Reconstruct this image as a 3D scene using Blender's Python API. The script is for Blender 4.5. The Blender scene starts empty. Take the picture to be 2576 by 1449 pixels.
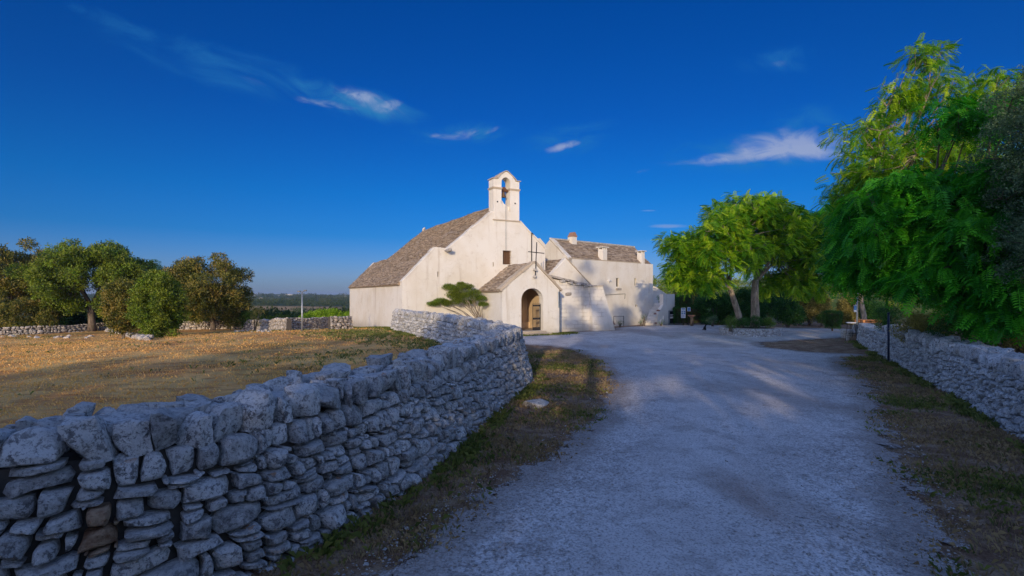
import bpy, math, random
import numpy as np
from mathutils import Vector, noise as mnoise
random.seed(7)
C = bpy.context.scene.collection
PI = math.pi
R_ = math.radians
EYE = 2.4
# ------------------------------------------------------------------ measuring helpers (survey of the photo: real points at real depth)
def P(x, y, Y): return Vector(((x-1288)/1288*Y, Y, EYE+(742-y)/1288*Y))
# ------------------------------------------------------------------ object helpers
def tag(o, label=None, cat=None, group=None, kind=None):
    if label: o['label'] = label
    if cat: o['category'] = cat
    if group: o['group'] = group
    if kind: o['kind'] = kind
    return o
def empty(name, loc, label, cat, group=None, rz=0):
    o = bpy.data.objects.new(name, None); C.objects.link(o); o.location = loc; o.rotation_euler = (0, 0, rz)
    o.empty_display_size = .3
    return tag(o, label, cat, group)
def np_mesh(name, V, F, mat, parent=None, tone=None, smooth=False, attrs=None, loc=None, sharp=None):
    """V (n,3) array, F (m,k) array (all same k) or list of lists"""
    me = bpy.data.meshes.new(name)
    V = np.asarray(V, dtype=np.float32)
    if isinstance(F, np.ndarray):
        m, k = F.shape
        me.vertices.add(len(V)); me.vertices.foreach_set('co', V.ravel())
        me.loops.add(m*k); me.loops.foreach_set('vertex_index', F.astype(np.int32).ravel())
        me.polygons.add(m); me.polygons.foreach_set('loop_start', np.arange(0, m*k, k, dtype=np.int32))
        me.polygons.foreach_set('loop_total', np.full(m, k, dtype=np.int32))
        me.update(calc_edges=True); me.validate()
    else:
        me.from_pydata([tuple(v) for v in V.tolist()], [], F); me.update()
    if tone is not None:
        a = me.attributes.new('tone', 'FLOAT', 'POINT'); a.data.foreach_set('value', np.asarray(tone, dtype=np.float32))
    for nm, arr in (attrs or {}).items():
        a = me.attributes.new(nm, 'FLOAT', 'POINT'); a.data.foreach_set('value', np.asarray(arr, dtype=np.float32))
    if smooth: me.polygons.foreach_set('use_smooth', np.ones(len(me.polygons), dtype=bool))
    if sharp: me.set_sharp_from_angle(angle=R_(sharp))
    for m_ in (mat if isinstance(mat, (list, tuple)) else [mat]): me.materials.append(m_)
    o = bpy.data.objects.new(name, me); C.objects.link(o)
    if parent is not None: o.parent = parent
    if loc is not None: o.location = loc
    return o
class MB:
    def __init__(s): s.v = []; s.f = []; s.t = []; s.tone = 0.5
    def add(s, vs, fs):
        b = len(s.v); s.v += [tuple(v) for v in vs]; s.t += [s.tone]*len(vs)
        s.f += [[b+i for i in f] for f in fs]; return s
    def hexa(s, p):   # p: 8 points, bottom 4 then top 4
        return s.add(p, [[3,2,1,0],[4,5,6,7],[0,1,5,4],[1,2,6,5],[2,3,7,6],[3,0,4,7]])
    def fbox(s, fr, s0, s1, t0, t1, z0, z1, jit=0):
        p = [fr(s0,t0,z0), fr(s1,t0,z0), fr(s1,t1,z0), fr(s0,t1,z0), fr(s0,t0,z1), fr(s1,t0,z1), fr(s1,t1,z1), fr(s0,t1,z1)]
        if jit: p = [q+Vector([random.uniform(-jit, jit) for _ in range(3)]) for q in p]
        return s.hexa(p)
    def prism(s, fr, poly, t0, t1):   # polygon in (s,z), extruded along t
        n = len(poly); a = [fr(x, t0, z) for x, z in poly]; b = [fr(x, t1, z) for x, z in poly]
        return s.add(a+b, [list(range(n)), list(range(2*n-1, n-1, -1))] + [[i, i+n, (i+1) % n+n, (i+1) % n] for i in range(n)])
    def tube(s, pts, rad, n=8, cap=True):
        pts = [Vector(p) for p in pts]; rad = rad if isinstance(rad, (list, tuple)) else [rad]*len(pts)
        vs = []; fs = []
        for i, p in enumerate(pts):
            d = (pts[min(i+1, len(pts)-1)]-pts[max(i-1, 0)]).normalized()
            a = d.cross(Vector((0, 0, 1)) if abs(d.z) < .95 else Vector((1, 0, 0))).normalized(); b = d.cross(a)
            for k in range(n):
                t = 2*PI*k/n; vs.append(p+(a*math.cos(t)+b*math.sin(t))*rad[i])
        for i in range(len(pts)-1):
            for k in range(n):
                fs.append([i*n+k, i*n+(k+1) % n, (i+1)*n+(k+1) % n, (i+1)*n+k])
        if cap: fs += [list(range(n))[::-1], [(len(pts)-1)*n+k for k in range(n)]]
        return s.add(vs, fs)
    def lathe(s, c, prof, n=16):
        vs = []; fs = []
        for r, z in prof:
            for k in range(n):
                t = 2*PI*k/n; vs.append((c[0]+r*math.cos(t), c[1]+r*math.sin(t), c[2]+z))
        for i in range(len(prof)-1):
            for k in range(n): fs.append([i*n+k, i*n+(k+1) % n, (i+1)*n+(k+1) % n, (i+1)*n+k])
        fs += [list(range(n))[::-1], [(len(prof)-1)*n+k for k in range(n)]]
        return s.add(vs, fs)
    def build(s, name, mat, parent=None, smooth=False, off=None):
        V = np.array(s.v, dtype=float)
        if off is not None: V = V-np.array(off)
        o = np_mesh(name, V, s.f, mat, parent, tone=s.t, smooth=smooth); return o
def frame(O, u, v):
    O = Vector(O); u = Vector((u[0], u[1], 0)); v = Vector((v[0], v[1], 0))
    return lambda s, t, z: Vector((O.x+u.x*s+v.x*t, O.y+u.y*s+v.y*t, z))
# ------------------------------------------------------------------ node helpers
class NT:
    def __init__(s, tree): s.t = tree; s.n = tree.nodes; s.l = tree.links
    def new(s, typ, **kw):
        n = s.n.new(typ)
        for k, v in kw.items(): setattr(n, k, v)
        return n
    def inp(s, n, key, v):
        if v is None: return
        sock = n.inputs[key]
        if isinstance(v, bpy.types.NodeSocket): s.l.new(v, sock)
        else: sock.default_value = v
    def math(s, op, a, b=None, c=None, clamp=False):
        n = s.new('ShaderNodeMath', operation=op, use_clamp=clamp); s.inp(n, 0, a); s.inp(n, 1, b); s.inp(n, 2, c); return n.outputs[0]
    def mix(s, f, a, b, blend='MIX'):
        n = s.new('ShaderNodeMix', data_type='RGBA', blend_type=blend); s.inp(n, 0, f)
        for k, v in ((6, a), (7, b)):
            if not isinstance(v, bpy.types.NodeSocket): v = tuple(v)+(1,) if len(v) == 3 else v
            s.inp(n, k, v)
        return n.outputs[2]
    def noise(s, scale, detail=4, rough=.6, vec=None, dist=0, dim='3D'):
        n = s.new('ShaderNodeTexNoise', noise_dimensions=dim); s.inp(n, 'Scale', scale); s.inp(n, 'Detail', detail); s.inp(n, 'Roughness', rough); s.inp(n, 'Distortion', dist)
        if vec is not None: s.inp(n, 'Vector', vec)
        return n.outputs['Fac']
    def vor(s, scale, vec=None, feature='F1', out='Distance'):
        n = s.new('ShaderNodeTexVoronoi', feature=feature); s.inp(n, 'Scale', scale)
        if vec is not None: s.inp(n, 'Vector', vec)
        return n.outputs[out]
    def ramp(s, f, a, b, lo=0., hi=1.):
        n = s.new('ShaderNodeMapRange'); n.interpolation_type = 'SMOOTHSTEP'
        for i, v in enumerate((f, a, b, lo, hi)): s.inp(n, i, v)
        return n.outputs[0]
    def pos(s): return s.new('ShaderNodeNewGeometry').outputs['Position']
    def attr(s, name): return s.new('ShaderNodeAttribute', attribute_name=name).outputs['Fac']
    def scale(s, vec, sc):
        n = s.new('ShaderNodeVectorMath', operation='MULTIPLY'); s.inp(n, 0, vec); s.inp(n, 1, sc); return n.outputs[0]
    def bump(s, h, strength=.5, dist=.02, normal=None):
        n = s.new('ShaderNodeBump'); s.inp(n, 'Height', h); s.inp(n, 'Strength', strength); s.inp(n, 'Distance', dist)
        if normal is not None: s.inp(n, 'Normal', normal)
        return n.outputs[0]
def material(name):
    m = bpy.data.materials.new(name); m.use_nodes = True; nt = NT(m.node_tree)
    b = m.node_tree.nodes['Principled BSDF']; b.inputs['Roughness'].default_value = .85
    b.inputs['Specular IOR Level'].default_value = .25
    return m, nt, b
def plain(name, col, rough=.7, metal=0, var=.15, sc=20, bump=.1):
    m, nt, b = material(name)
    n = nt.noise(sc, 5, .6, nt.pos())
    c = nt.mix(nt.ramp(n, .3, .7), [x*(1-var) for x in col], [min(1, x*(1+var)) for x in col])
    nt.inp(b, 'Base Color', c); nt.inp(b, 'Roughness', rough); nt.inp(b, 'Metallic', metal)
    nt.inp(b, 'Normal', nt.bump(n, bump, .01)); return m
def mat_plaster(name, base=(.80, .755, .68), dirt=.5, blocks=False):
    m, nt, b = material(name); p = nt.pos()
    big = nt.noise(.45, 5, .6, p); med = nt.noise(2.2, 6, .65, p); fine = nt.noise(28, 5, .7, p)
    streak = nt.noise(1.6, 5, .65, nt.scale(p, (1.6, 1.6, .13)))
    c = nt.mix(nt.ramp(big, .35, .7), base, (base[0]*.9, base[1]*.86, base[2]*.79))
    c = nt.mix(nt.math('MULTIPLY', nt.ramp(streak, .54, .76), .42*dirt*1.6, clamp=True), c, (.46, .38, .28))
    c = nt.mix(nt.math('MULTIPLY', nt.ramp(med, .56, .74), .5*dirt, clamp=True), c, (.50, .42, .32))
    sep = nt.new('ShaderNodeSeparateXYZ'); nt.inp(sep, 0, p)
    low = nt.ramp(nt.math('ADD', sep.outputs[2], nt.math('MULTIPLY', med, 1.1)), .95, .1)
    c = nt.mix(nt.math('MULTIPLY', low, .55*dirt+.1), c, (.40, .34, .27))
    cr = nt.vor(1.3, nt.scale(p, (1, 1, 1.8)), 'DISTANCE_TO_EDGE')
    crack = nt.math('MULTIPLY', nt.ramp(cr, .012, .0), nt.ramp(nt.noise(.7, 2, .5, p), .52, .6))
    c = nt.mix(nt.math('MULTIPLY', crack, .3), c, (.3, .25, .2))
    h = nt.math('ADD', nt.math('MULTIPLY', med, .7), nt.math('MULTIPLY', fine, .25))
    h = nt.math('SUBTRACT', h, nt.math('MULTIPLY', crack, .3))
    if blocks:
        br = nt.new('ShaderNodeTexBrick'); br.offset = .5
        cmb = nt.new('ShaderNodeCombineXYZ'); nt.inp(cmb, 0, nt.math('ADD', sep.outputs[0], nt.math('MULTIPLY', med, .16))); nt.inp(cmb, 1, nt.math('ADD', sep.outputs[2], nt.math('MULTIPLY', med, .14)))
        nt.inp(br, 'Vector', cmb.outputs[0]); nt.inp(br, 'Scale', 1.); nt.inp(br, 'Mortar Size', .014); nt.inp(br, 'Brick Width', .62); nt.inp(br, 'Row Height', .29); nt.inp(br, 'Mortar Smooth', .4)
        mf = nt.math('MULTIPLY', br.outputs['Fac'], nt.ramp(nt.noise(1.1, 3, .6, p), .38, .6))
        c = nt.mix(nt.math('MULTIPLY', mf, .5), c, (.3, .27, .24)); h = nt.math('SUBTRACT', h, nt.math('MULTIPLY', mf, .8))
    nt.inp(b, 'Base Color', c); nt.inp(b, 'Roughness', .92); nt.inp(b, 'Normal', nt.bump(h, .7, .045)); return m
def mat_stone(name, base=(.40, .395, .38), lichen=.6, warm=0., bs=1.):
    m, nt, b = material(name); p = nt.pos(); t = nt.attr('tone')
    med = nt.noise(5.5, 6, .68, p); fine = nt.noise(38, 6, .75, p); big = nt.noise(1.4, 4, .6, p)
    c = nt.mix(t, [x*.52 for x in base], [min(.8, x*1.3) for x in base])
    mid = nt.noise(15, 6, .72, p, .3)
    c = nt.mix(nt.ramp(mid, .41, .48, .85, 0), c, (.09, .09, .095)); c = nt.mix(nt.ramp(mid, .53, .62, 0, .6), c, (.72, .71, .69))
    c = nt.mix(nt.ramp(med, .38, .68), c, nt.mix(.5, c, (.60, .57, .52)))
    c = nt.mix(nt.math('MULTIPLY', nt.ramp(fine, .52, .60), .7), c, (.09, .09, .09))
    c = nt.mix(nt.math('MULTIPLY', nt.ramp(nt.noise(11, 5, .7, p, .6), .60, .68), .5), c, (.66, .66, .62))
    c = nt.mix(nt.math('MULTIPLY', nt.ramp(big, .6, .72), .45), c, (.33, .24, .16))
    geo = nt.new('ShaderNodeNewGeometry'); sep = nt.new('ShaderNodeSeparateXYZ'); nt.inp(sep, 0, geo.outputs['Normal'])
    up = nt.ramp(sep.outputs[2], .35, .85)
    c = nt.mix(nt.math('MULTIPLY', up, .38*min(1, lichen+.3)), c, (.58, .59, .59))
    li = nt.math('MULTIPLY', nt.ramp(nt.noise(2.3, 4, .75, p, .3), .635, .665), up)
    c = nt.mix(nt.math('MULTIPLY', li, lichen), c, (.42, .17, .03))
    c = nt.mix(nt.ramp(t, 1.5, 1.6), c, nt.mix(nt.ramp(med, .35, .65), (.17, .08, .04), (.48, .34, .22)))
    pits = nt.ramp(nt.vor(26, p), .0, .22)
    h = nt.math('ADD', nt.math('MULTIPLY', med, 1.0), nt.math('MULTIPLY', fine, .42))
    h = nt.math('ADD', h, nt.math('ADD', nt.math('MULTIPLY', pits, .25), nt.math('MULTIPLY', mid, .8)))
    nt.inp(b, 'Base Color', c); nt.inp(b, 'Roughness', .95); nt.inp(b, 'Normal', nt.bump(h, 1., .05*bs)); return m
def mat_leaf(name, c0, c1, c2=None, trans=.35, rough=.5):
    m, nt, b = material(name); t = nt.attr('tone'); p = nt.pos()
    c = nt.mix(nt.ramp(t, .0, 1.), c0, c1)
    if c2: c = nt.mix(nt.ramp(nt.math('ADD', nt.math('MULTIPLY', nt.noise(.9, 3, .6, p), .7), nt.math('MULTIPLY', t, .3)), .48, .66), c, c2)
    nt.inp(b, 'Base Color', c); nt.inp(b, 'Roughness', rough); nt.inp(b, 'Specular IOR Level', .3)
    tr = nt.new('ShaderNodeBsdfTranslucent'); nt.inp(tr, 'Color', nt.mix(1., c, (1.25, 1.35, .5), 'MULTIPLY'))
    mx = nt.new('ShaderNodeMixShader'); nt.inp(mx, 0, trans); nt.l.new(b.outputs[0], mx.inputs[1]); nt.l.new(tr.outputs[0], mx.inputs[2])
    nt.l.new(mx.outputs[0], nt.n['Material Output'].inputs['Surface']); return m
def mat_bark(name, a=(.07, .052, .04), b_=(.20, .16, .125)):
    m, nt, b = material(name); p = nt.pos()
    n = nt.noise(9, 6, .7, nt.scale(p, (1, 1, .25))); n2 = nt.noise(2.5, 3, .6, p)
    c = nt.mix(nt.ramp(n, .35, .65), a, b_); c = nt.mix(nt.ramp(n2, .5, .7, 0, .4), c, (.2, .2, .12))
    nt.inp(b, 'Base Color', c); nt.inp(b, 'Normal', nt.bump(n, .8, .03)); return m
M = dict(
    plaster=mat_plaster('lime_plaster', (.755, .72, .645), .9), plaster2=mat_plaster('lime_plaster_clean', (.77, .735, .66), .55), block=mat_plaster('limewashed_blocks', (.79, .755, .69), .7, True),
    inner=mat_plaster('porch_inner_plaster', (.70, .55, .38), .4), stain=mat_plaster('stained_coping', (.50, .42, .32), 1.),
    stone=mat_stone('grey_limestone', (.60, .595, .58)), pale=mat_stone('pale_limestone', (.56, .51, .43), .25), white_stone=mat_stone('whitened_limestone', (.80, .79, .77), .3),
    warm=mat_stone('warm_limestone', (.50, .43, .35), .15), core=plain('dark_gap_core', (.08, .07, .06), .95),
    slab=None, iron=plain('dark_iron', (.035, .032, .032), .6, .3), rust=plain('rusty_iron', (.16, .075, .04), .8, .2), wood=plain('old_wood', (.14, .08, .045), .8),
    glass=plain('dark_window', (.02, .022, .025), .2), lampgrey=plain('dull_grey_metal', (.14, .15, .16), .6, .3), grey=plain('galvanised_steel', (.32, .35, .37), .45, .6), steel_dark=plain('painted_steel', (.035, .045, .075), .5, .2),
    bronze=plain('weathered_bronze', (.16, .10, .055), .55, .4), terra=plain('terracotta', (.34, .19, .12), .85), orange=plain('pallet_wood', (.50, .22, .08), .8),
    farwhite=plain('old_limewash', (.42, .41, .40), .8), white=plain('white_paint', (.7, .7, .7), .6), blue=plain('blue_print', (.08, .22, .42), .5), soil=plain('dark_soil', (.07, .045, .03), .95), black=plain('black_fur', (.006, .006, .007), .75, bump=.6, sc=90),
    bark=mat_bark('bark'), bark_pale=mat_bark('pale_bark', (.15, .12, .09), (.36, .30, .23)),
    oak=mat_leaf('holm_oak_leaves', (.035, .055, .010), (.27, .26, .04), (.30, .22, .05), trans=.25),
    oak2=mat_leaf('bright_oak_leaves', (.035, .075, .008), (.30, .34, .03), (.17, .27, .02), trans=.28),
    darkoak=mat_leaf('dark_grey_leaves', (.05, .10, .05), (.20, .30, .17), trans=.4),
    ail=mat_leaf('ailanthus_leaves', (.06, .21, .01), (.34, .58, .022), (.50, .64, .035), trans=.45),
    ail_dark=mat_leaf('shaded_ailanthus_leaves', (.012, .15, .010), (.09, .46, .022), (.12, .48, .022), trans=.42),  # copy of the ailanthus leaves with shade put into a darker green
    hedge=mat_leaf('hedge_leaves', (.016, .075, .014), (.07, .19, .03)), hedge2=mat_leaf('garden_leaves', (.05, .12, .01), (.18, .30, .04)),
    golden=mat_leaf('golden_leaves', (.16, .14, .03), (.50, .42, .11), (.40, .33, .11)), vine=mat_leaf('vine_leaves', (.10, .22, .01), (.32, .48, .03)),
    grass=mat_leaf('green_grass', (.07, .10, .02), (.22, .24, .06), trans=.25), straw=mat_leaf('dry_grass', (.72, .37, .12), (.92, .57, .20), trans=.3), verge=mat_leaf('verge_grass', (.20, .13, .07), (.56, .40, .22), (.30, .22, .10), trans=.2),
    petals=mat_leaf('magenta_petals', (.35, .02, .08), (.6, .05, .2)), pinkish=mat_leaf('dark_red_leaves', (.10, .02, .02), (.28, .06, .05)),
)
def mat_roof():
    m, nt, b = material('stone_roof_slabs'); p = nt.pos(); t = nt.attr('tone')
    n = nt.noise(7, 6, .7, p); big = nt.noise(.8, 4, .6, p)
    c = nt.mix(t, (.20, .15, .105), (.52, .42, .31)); c = nt.mix(nt.ramp(n, .45, .7, 0, .5), c, (.20, .15, .11))
    c = nt.mix(nt.ramp(big, .5, .7, 0, .45), c, (.30, .24, .18)); c = nt.mix(nt.ramp(nt.noise(14, 4, .7, p), .62, .7, 0, .5), c, (.46, .42, .35))
    nt.inp(b, 'Base Color', c); nt.inp(b, 'Roughness', .95); nt.inp(b, 'Normal', nt.bump(n, .6, .02)); return m
M['slab'] = mat_roof()
# ------------------------------------------------------------------ terrain
def sstep(a, b, x):
    t = np.clip((x-a)/(b-a), 0, 1); return t*t*(3-2*t)
# outer (road side) top edge of the curved wall; H = top height, W = top width, base spreads by batter
WP = [(-10.5, 1.1), (-7.2, 2.0), (-5.3, 2.7), (-3.7, 3.55), (-2.8, 4.15), (-2.24, 4.9), (-1.5, 6.67), (-.96, 9.0), (-.42, 11.4), (.02, 13.1), (.24, 14.4), (.22, 15.6), (-.15, 17.4), (-1.4, 21), (-3.1, 25.3), (-4.9, 29), (-7.0, 33.3)]
RW1 = [(5.6, 2.6), (7.2, 5.8), (8.99, 9.2), (10.7, 12.28), (11.7, 14.4), (13.95, 18.6), (15.15, 20.9)]
RW2 = [(14.95, 20.3), (16.7, 23.9), (19.4, 28.6)]
def catmull(pts, step=.1):
    pts = [np.array(p, float) for p in pts]; out = []
    for i in range(len(pts)-1):
        p0 = pts[max(i-1, 0)]; p1 = pts[i]; p2 = pts[i+1]; p3 = pts[min(i+2, len(pts)-1)]
        n = max(2, int(np.linalg.norm(p2-p1)/step))
        for k in range(n):
            t = k/n; out.append(.5*((2*p1)+(-p0+p2)*t+(2*p0-5*p1+4*p2-p3)*t*t+(-p0+3*p1-3*p2+p3)*t**3))
    out.append(pts[-1]); return np.array(out)
WPc = catmull(WP, .25); RPc = catmull(RW1[:-1]+[(16.7, 23.9), (19.4, 28.6)], .5)
def sdist(x, y, path):
    """distance to polyline, sign + on the left of travel direction"""
    best = np.full(x.shape, 1e9); sg = np.zeros(x.shape)
    for a, b in zip(path[:-1], path[1:]):
        d = b-a; L2 = d@d+1e-9; t = np.clip(((x-a[0])*d[0]+(y-a[1])*d[1])/L2, 0, 1)
        dx = x-a[0]-t*d[0]; dy = y-a[1]-t*d[1]; dd = dx*dx+dy*dy
        m = dd < best; best = np.where(m, dd, best); sg = np.where(m, np.sign(d[0]*(y-a[1])-d[1]*(x-a[0])), sg)
    return np.sqrt(best)*sg
PROF_L = np.array([[0, -.7], [58, -.7], [66, -1.4], [80, -2.3], [150, -4.4], [250, -6.6], [350, -8.0], [500, -7.6], [700, -6.8], [1000, -5.6], [1500, -3.4], [2300, 1.6], [3300, 6.5], [4200, 2], [6000, -5]])
PROF_R = np.array([[0, -.35], [58, -.3], [74, .6], [110, 2.2], [200, 5.5], [300, 6.5], [600, 0], [6000, -5]])
def hgt(x, y):
    x = np.asarray(x, float); y = np.asarray(y, float)
    r = np.hypot(x, y); sh = x.shape; xf = x.ravel(); yf = y.ravel()
    road = -.25*sstep(14, 34, yf)-.1*sstep(34, 48, yf)
    rr = np.hypot(xf+7, yf-25); fld = .2-.85*sstep(6, 26, rr)
    sd = np.full(xf.shape, -5.); near = (np.hypot(xf, yf-18) < 70)
    if near.any(): sd[near] = sdist(xf[near], yf[near], WPc)
    sd = np.where(near, sd-.36, np.where(xf < 0, 5, -5))
    leftm = sstep(-.35, .35, sd)
    # past the end of the wall the church side: use a straight split
    churchside = sstep(-7, -5, -xf)
    leftm = np.where(yf > 33.3, sstep(5.5, 8.0, -(xf)), leftm)
    leftm = np.where(yf < 1.0, sstep(6, 9, -xf), leftm)
    z = road*(1-leftm)+fld*leftm
    sr = np.full(xf.shape, 5.)
    if near.any(): sr[near] = sdist(xf[near], yf[near], RPc)
    ter = sstep(-.2, -.75, sr)*sstep(36, 31, yf)*sstep(0, 4, yf)
    z = z*(1-ter)+.72*ter
    rf = r.ravel(); q = np.where(yf > 1, xf/np.maximum(yf, 1), -1)
    m = sstep(0.0, .3, q)
    zl = np.interp(rf, PROF_L[:, 0], PROF_L[:, 1]); zr = np.interp(rf, PROF_R[:, 0], PROF_R[:, 1])
    zf = zl*(1-m)+zr*m
    zf = zf+sstep(90, 500, rf)*(.9*np.sin(xf*.011+1)*np.cos(yf*.007)+.5*np.sin(xf*.023+yf*.017))+sstep(1500, 3000, rf)*2.5*np.sin(xf*.004+2)
    rel = 1-sstep(58, 74, rf)
    z = z*rel+zf*(1-rel)
    return z.reshape(sh)
def hz(x, y): return float(hgt(np.array([x]), np.array([y]))[0])
def G(x, y, it=6):
    z = 0.
    for _ in range(24):
        Y = 1288*(EYE-z)/(y-742); z = z*.5+.5*hz((x-1288)/1288*Y, Y)
    return Vector(((x-1288)/1288*Y, Y, z))
def build_ground():
    nr, na = 372, 260
    # finer angles in front
    ang = np.concatenate([np.linspace(R_(-8), R_(188), 200, endpoint=False), np.linspace(R_(188), R_(352), 60, endpoint=False)])
    rad = .6*1.0249**np.arange(nr)
    A, Rr = np.meshgrid(ang, rad); X = Rr*np.cos(A); Y = Rr*np.sin(A); Z = hgt(X, Y)
    V = np.stack([X, Y, Z], -1).reshape(-1, 3); V = np.vstack([V, [[0, 0, hz(0, 0)]]])
    i, j = np.meshgrid(np.arange(nr-1), np.arange(na), indexing='ij'); jn = (j+1) % na
    F = np.stack([i*na+j, i*na+jn, (i+1)*na+jn, (i+1)*na+j], -1).reshape(-1, 4)[:, ::-1]
    cf = np.stack([np.arange(na), (np.arange(na)+1) % na, np.full(na, nr*na), np.full(na, nr*na)], -1)
    x, y = V[:, 0], V[:, 1]; r = np.hypot(x, y); q = x/np.maximum(y, 1)
    sd = sdist(x, y, WPc)-.36
    isfield = np.where(y > 33.3, x < -5, np.where(y < 1, x < -7, sd > 0)).astype(float)
    far = sstep(55, 70, r)
    def patch(d0, d1, q0, q1, soft=.12):
        return sstep(d0*(1-soft), d0*(1+soft*.2), r)*sstep(d1*(1+soft), d1*(1-soft*.2), r)*sstep(q0-.02, q0+.01, q)*sstep(q1+.02, q1-.01, q)*(y > 0)
    brown = patch(345+q*0, 440, -.60, -.34)+patch(250, 300, -.42, -.30)+patch(1050, 1180, -.47, -.42)
    grn = patch(220, 290, -.62, -.50)+patch(75, 400, .05, 1.2)*.9+patch(600, 800, -.5, -.3)*.4
    m, nt, b = material('earth'); p = nt.pos()
    n1 = nt.noise(.35, 5, .62, p, .4); n2 = nt.noise(2.6, 6, .7, p); n3 = nt.noise(26, 6, .75, p); n4 = nt.noise(.16, 4, .6, p)
    fld = nt.mix(nt.ramp(n1, .38, .62), (.70, .33, .11), (.93, .58, .20))
    fld = nt.mix(nt.ramp(n2, .42, .68, 0, .7), fld, (.56, .40, .17)); fld = nt.mix(nt.ramp(n4, .52, .66, 0, .6), fld, (.22, .20, .06))
    fld = nt.mix(nt.ramp(n3, .52, .72, 0, .4), fld, (.15, .07, .03)); fld = nt.mix(nt.ramp(nt.noise(1.1, 5, .7, nt.scale(p, (.5, 2., 1))), .50, .62, 0, .6), fld, (.38, .14, .05))
    vg = nt.mix(nt.ramp(n2, .38, .66), (.24, .14, .085), (.46, .33, .21)); vg = nt.mix(nt.ramp(n1, .52, .66, 0, .5), vg, (.12, .12, .05))
    vg = nt.mix(nt.ramp(n3, .40, .50, .6, 0), vg, (.07, .045, .03)); vg = nt.mix(nt.ramp(n3, .57, .68, 0, .7), vg, (.48, .42, .36))
    fr = nt.mix(nt.ramp(nt.noise(.02, 6, .7, p), .4, .62), (.035, .070, .022), (.085, .115, .032))
    fr = nt.mix(nt.attr('brown'), fr, (.44, .28, .13)); fr = nt.mix(nt.attr('grn'), fr, nt.mix(nt.ramp(nt.noise(.12, 4, .7, p), .4, .6), (.07, .13, .02), (.17, .20, .04)))
    c = nt.mix(nt.attr('field'), vg, fld); c = nt.mix(nt.attr('far'), c, fr)
    nt.inp(b, 'Base Color', c); nt.inp(b, 'Roughness', 1.); nt.inp(b, 'Specular IOR Level', .05)
    h = nt.math('ADD', n3, nt.math('MULTIPLY', n2, 1.6)); nt.inp(b, 'Normal', nt.bump(h, .8, .06))
    Ff = [f for f in F.tolist()]+[[a, b2, c2] for a, b2, c2, _ in cf.tolist()]
    o = np_mesh('ground', V, np.vstack([F]), m, attrs=dict(field=isfield, far=far, brown=np.clip(brown, 0, 1), grn=np.clip(grn, 0, 1)), smooth=True)
    tag(o, kind='structure'); return o
build_ground()
ROAD = [(-2.4, 2.2), (-1.6, 3.4), (-1.11, 4.37), (-.41, 5.97), (.29, 7.2), (1.02, 8.6), (1.65, 10), (2.35, 12.5), (2.9, 16), (3.1, 19.5), (2.7, 23.5), (1.6, 25.6), (.3, 26.3), (-1.2, 26.9), (-1.2, 31.3), (.5, 32.9), (3.0, 34.3), (4.5, 36.9), (7.6, 38.2), (8.6, 42.5), (12.0, 45.5), (15.5, 47), (19, 47), (22, 43), (26, 40), (33, 40), (40, 37), (40, 33.5), (26, 33), (19.5, 31), (16.3, 29.3), (13.3, 27.6), (12.2, 24.6), (12.9, 22.3), (14.4, 21.5), (14.6, 20.7), (12.9, 19.9), (11.3, 17.25), (9.9, 14.2), (8.3, 11.6), (6.1, 8.2), (4.9, 6.1), (3.9, 4.4), (3.0, 2.4), (2.6, -12), (-4, -12)]
def inpoly(x, y, poly):
    ins = np.zeros(x.shape, bool); n = len(poly)
    for i in range(n):
        x0, y0 = poly[i]; x1, y1 = poly[(i+1) % n]
        c = ((y0 > y) != (y1 > y)) & (x < (x1-x0)*(y-y0)/((y1-y0) if abs(y1-y0) > 1e-9 else 1e-9)+x0)
        ins ^= c
    return ins
def road_d(x, y):
    cl = [np.array(p, float) for p in ROAD]+[np.array(ROAD[0], float)]
    return np.abs(sdist(x, y, cl))*np.where(inpoly(x, y, ROAD), 1, -1)
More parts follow.
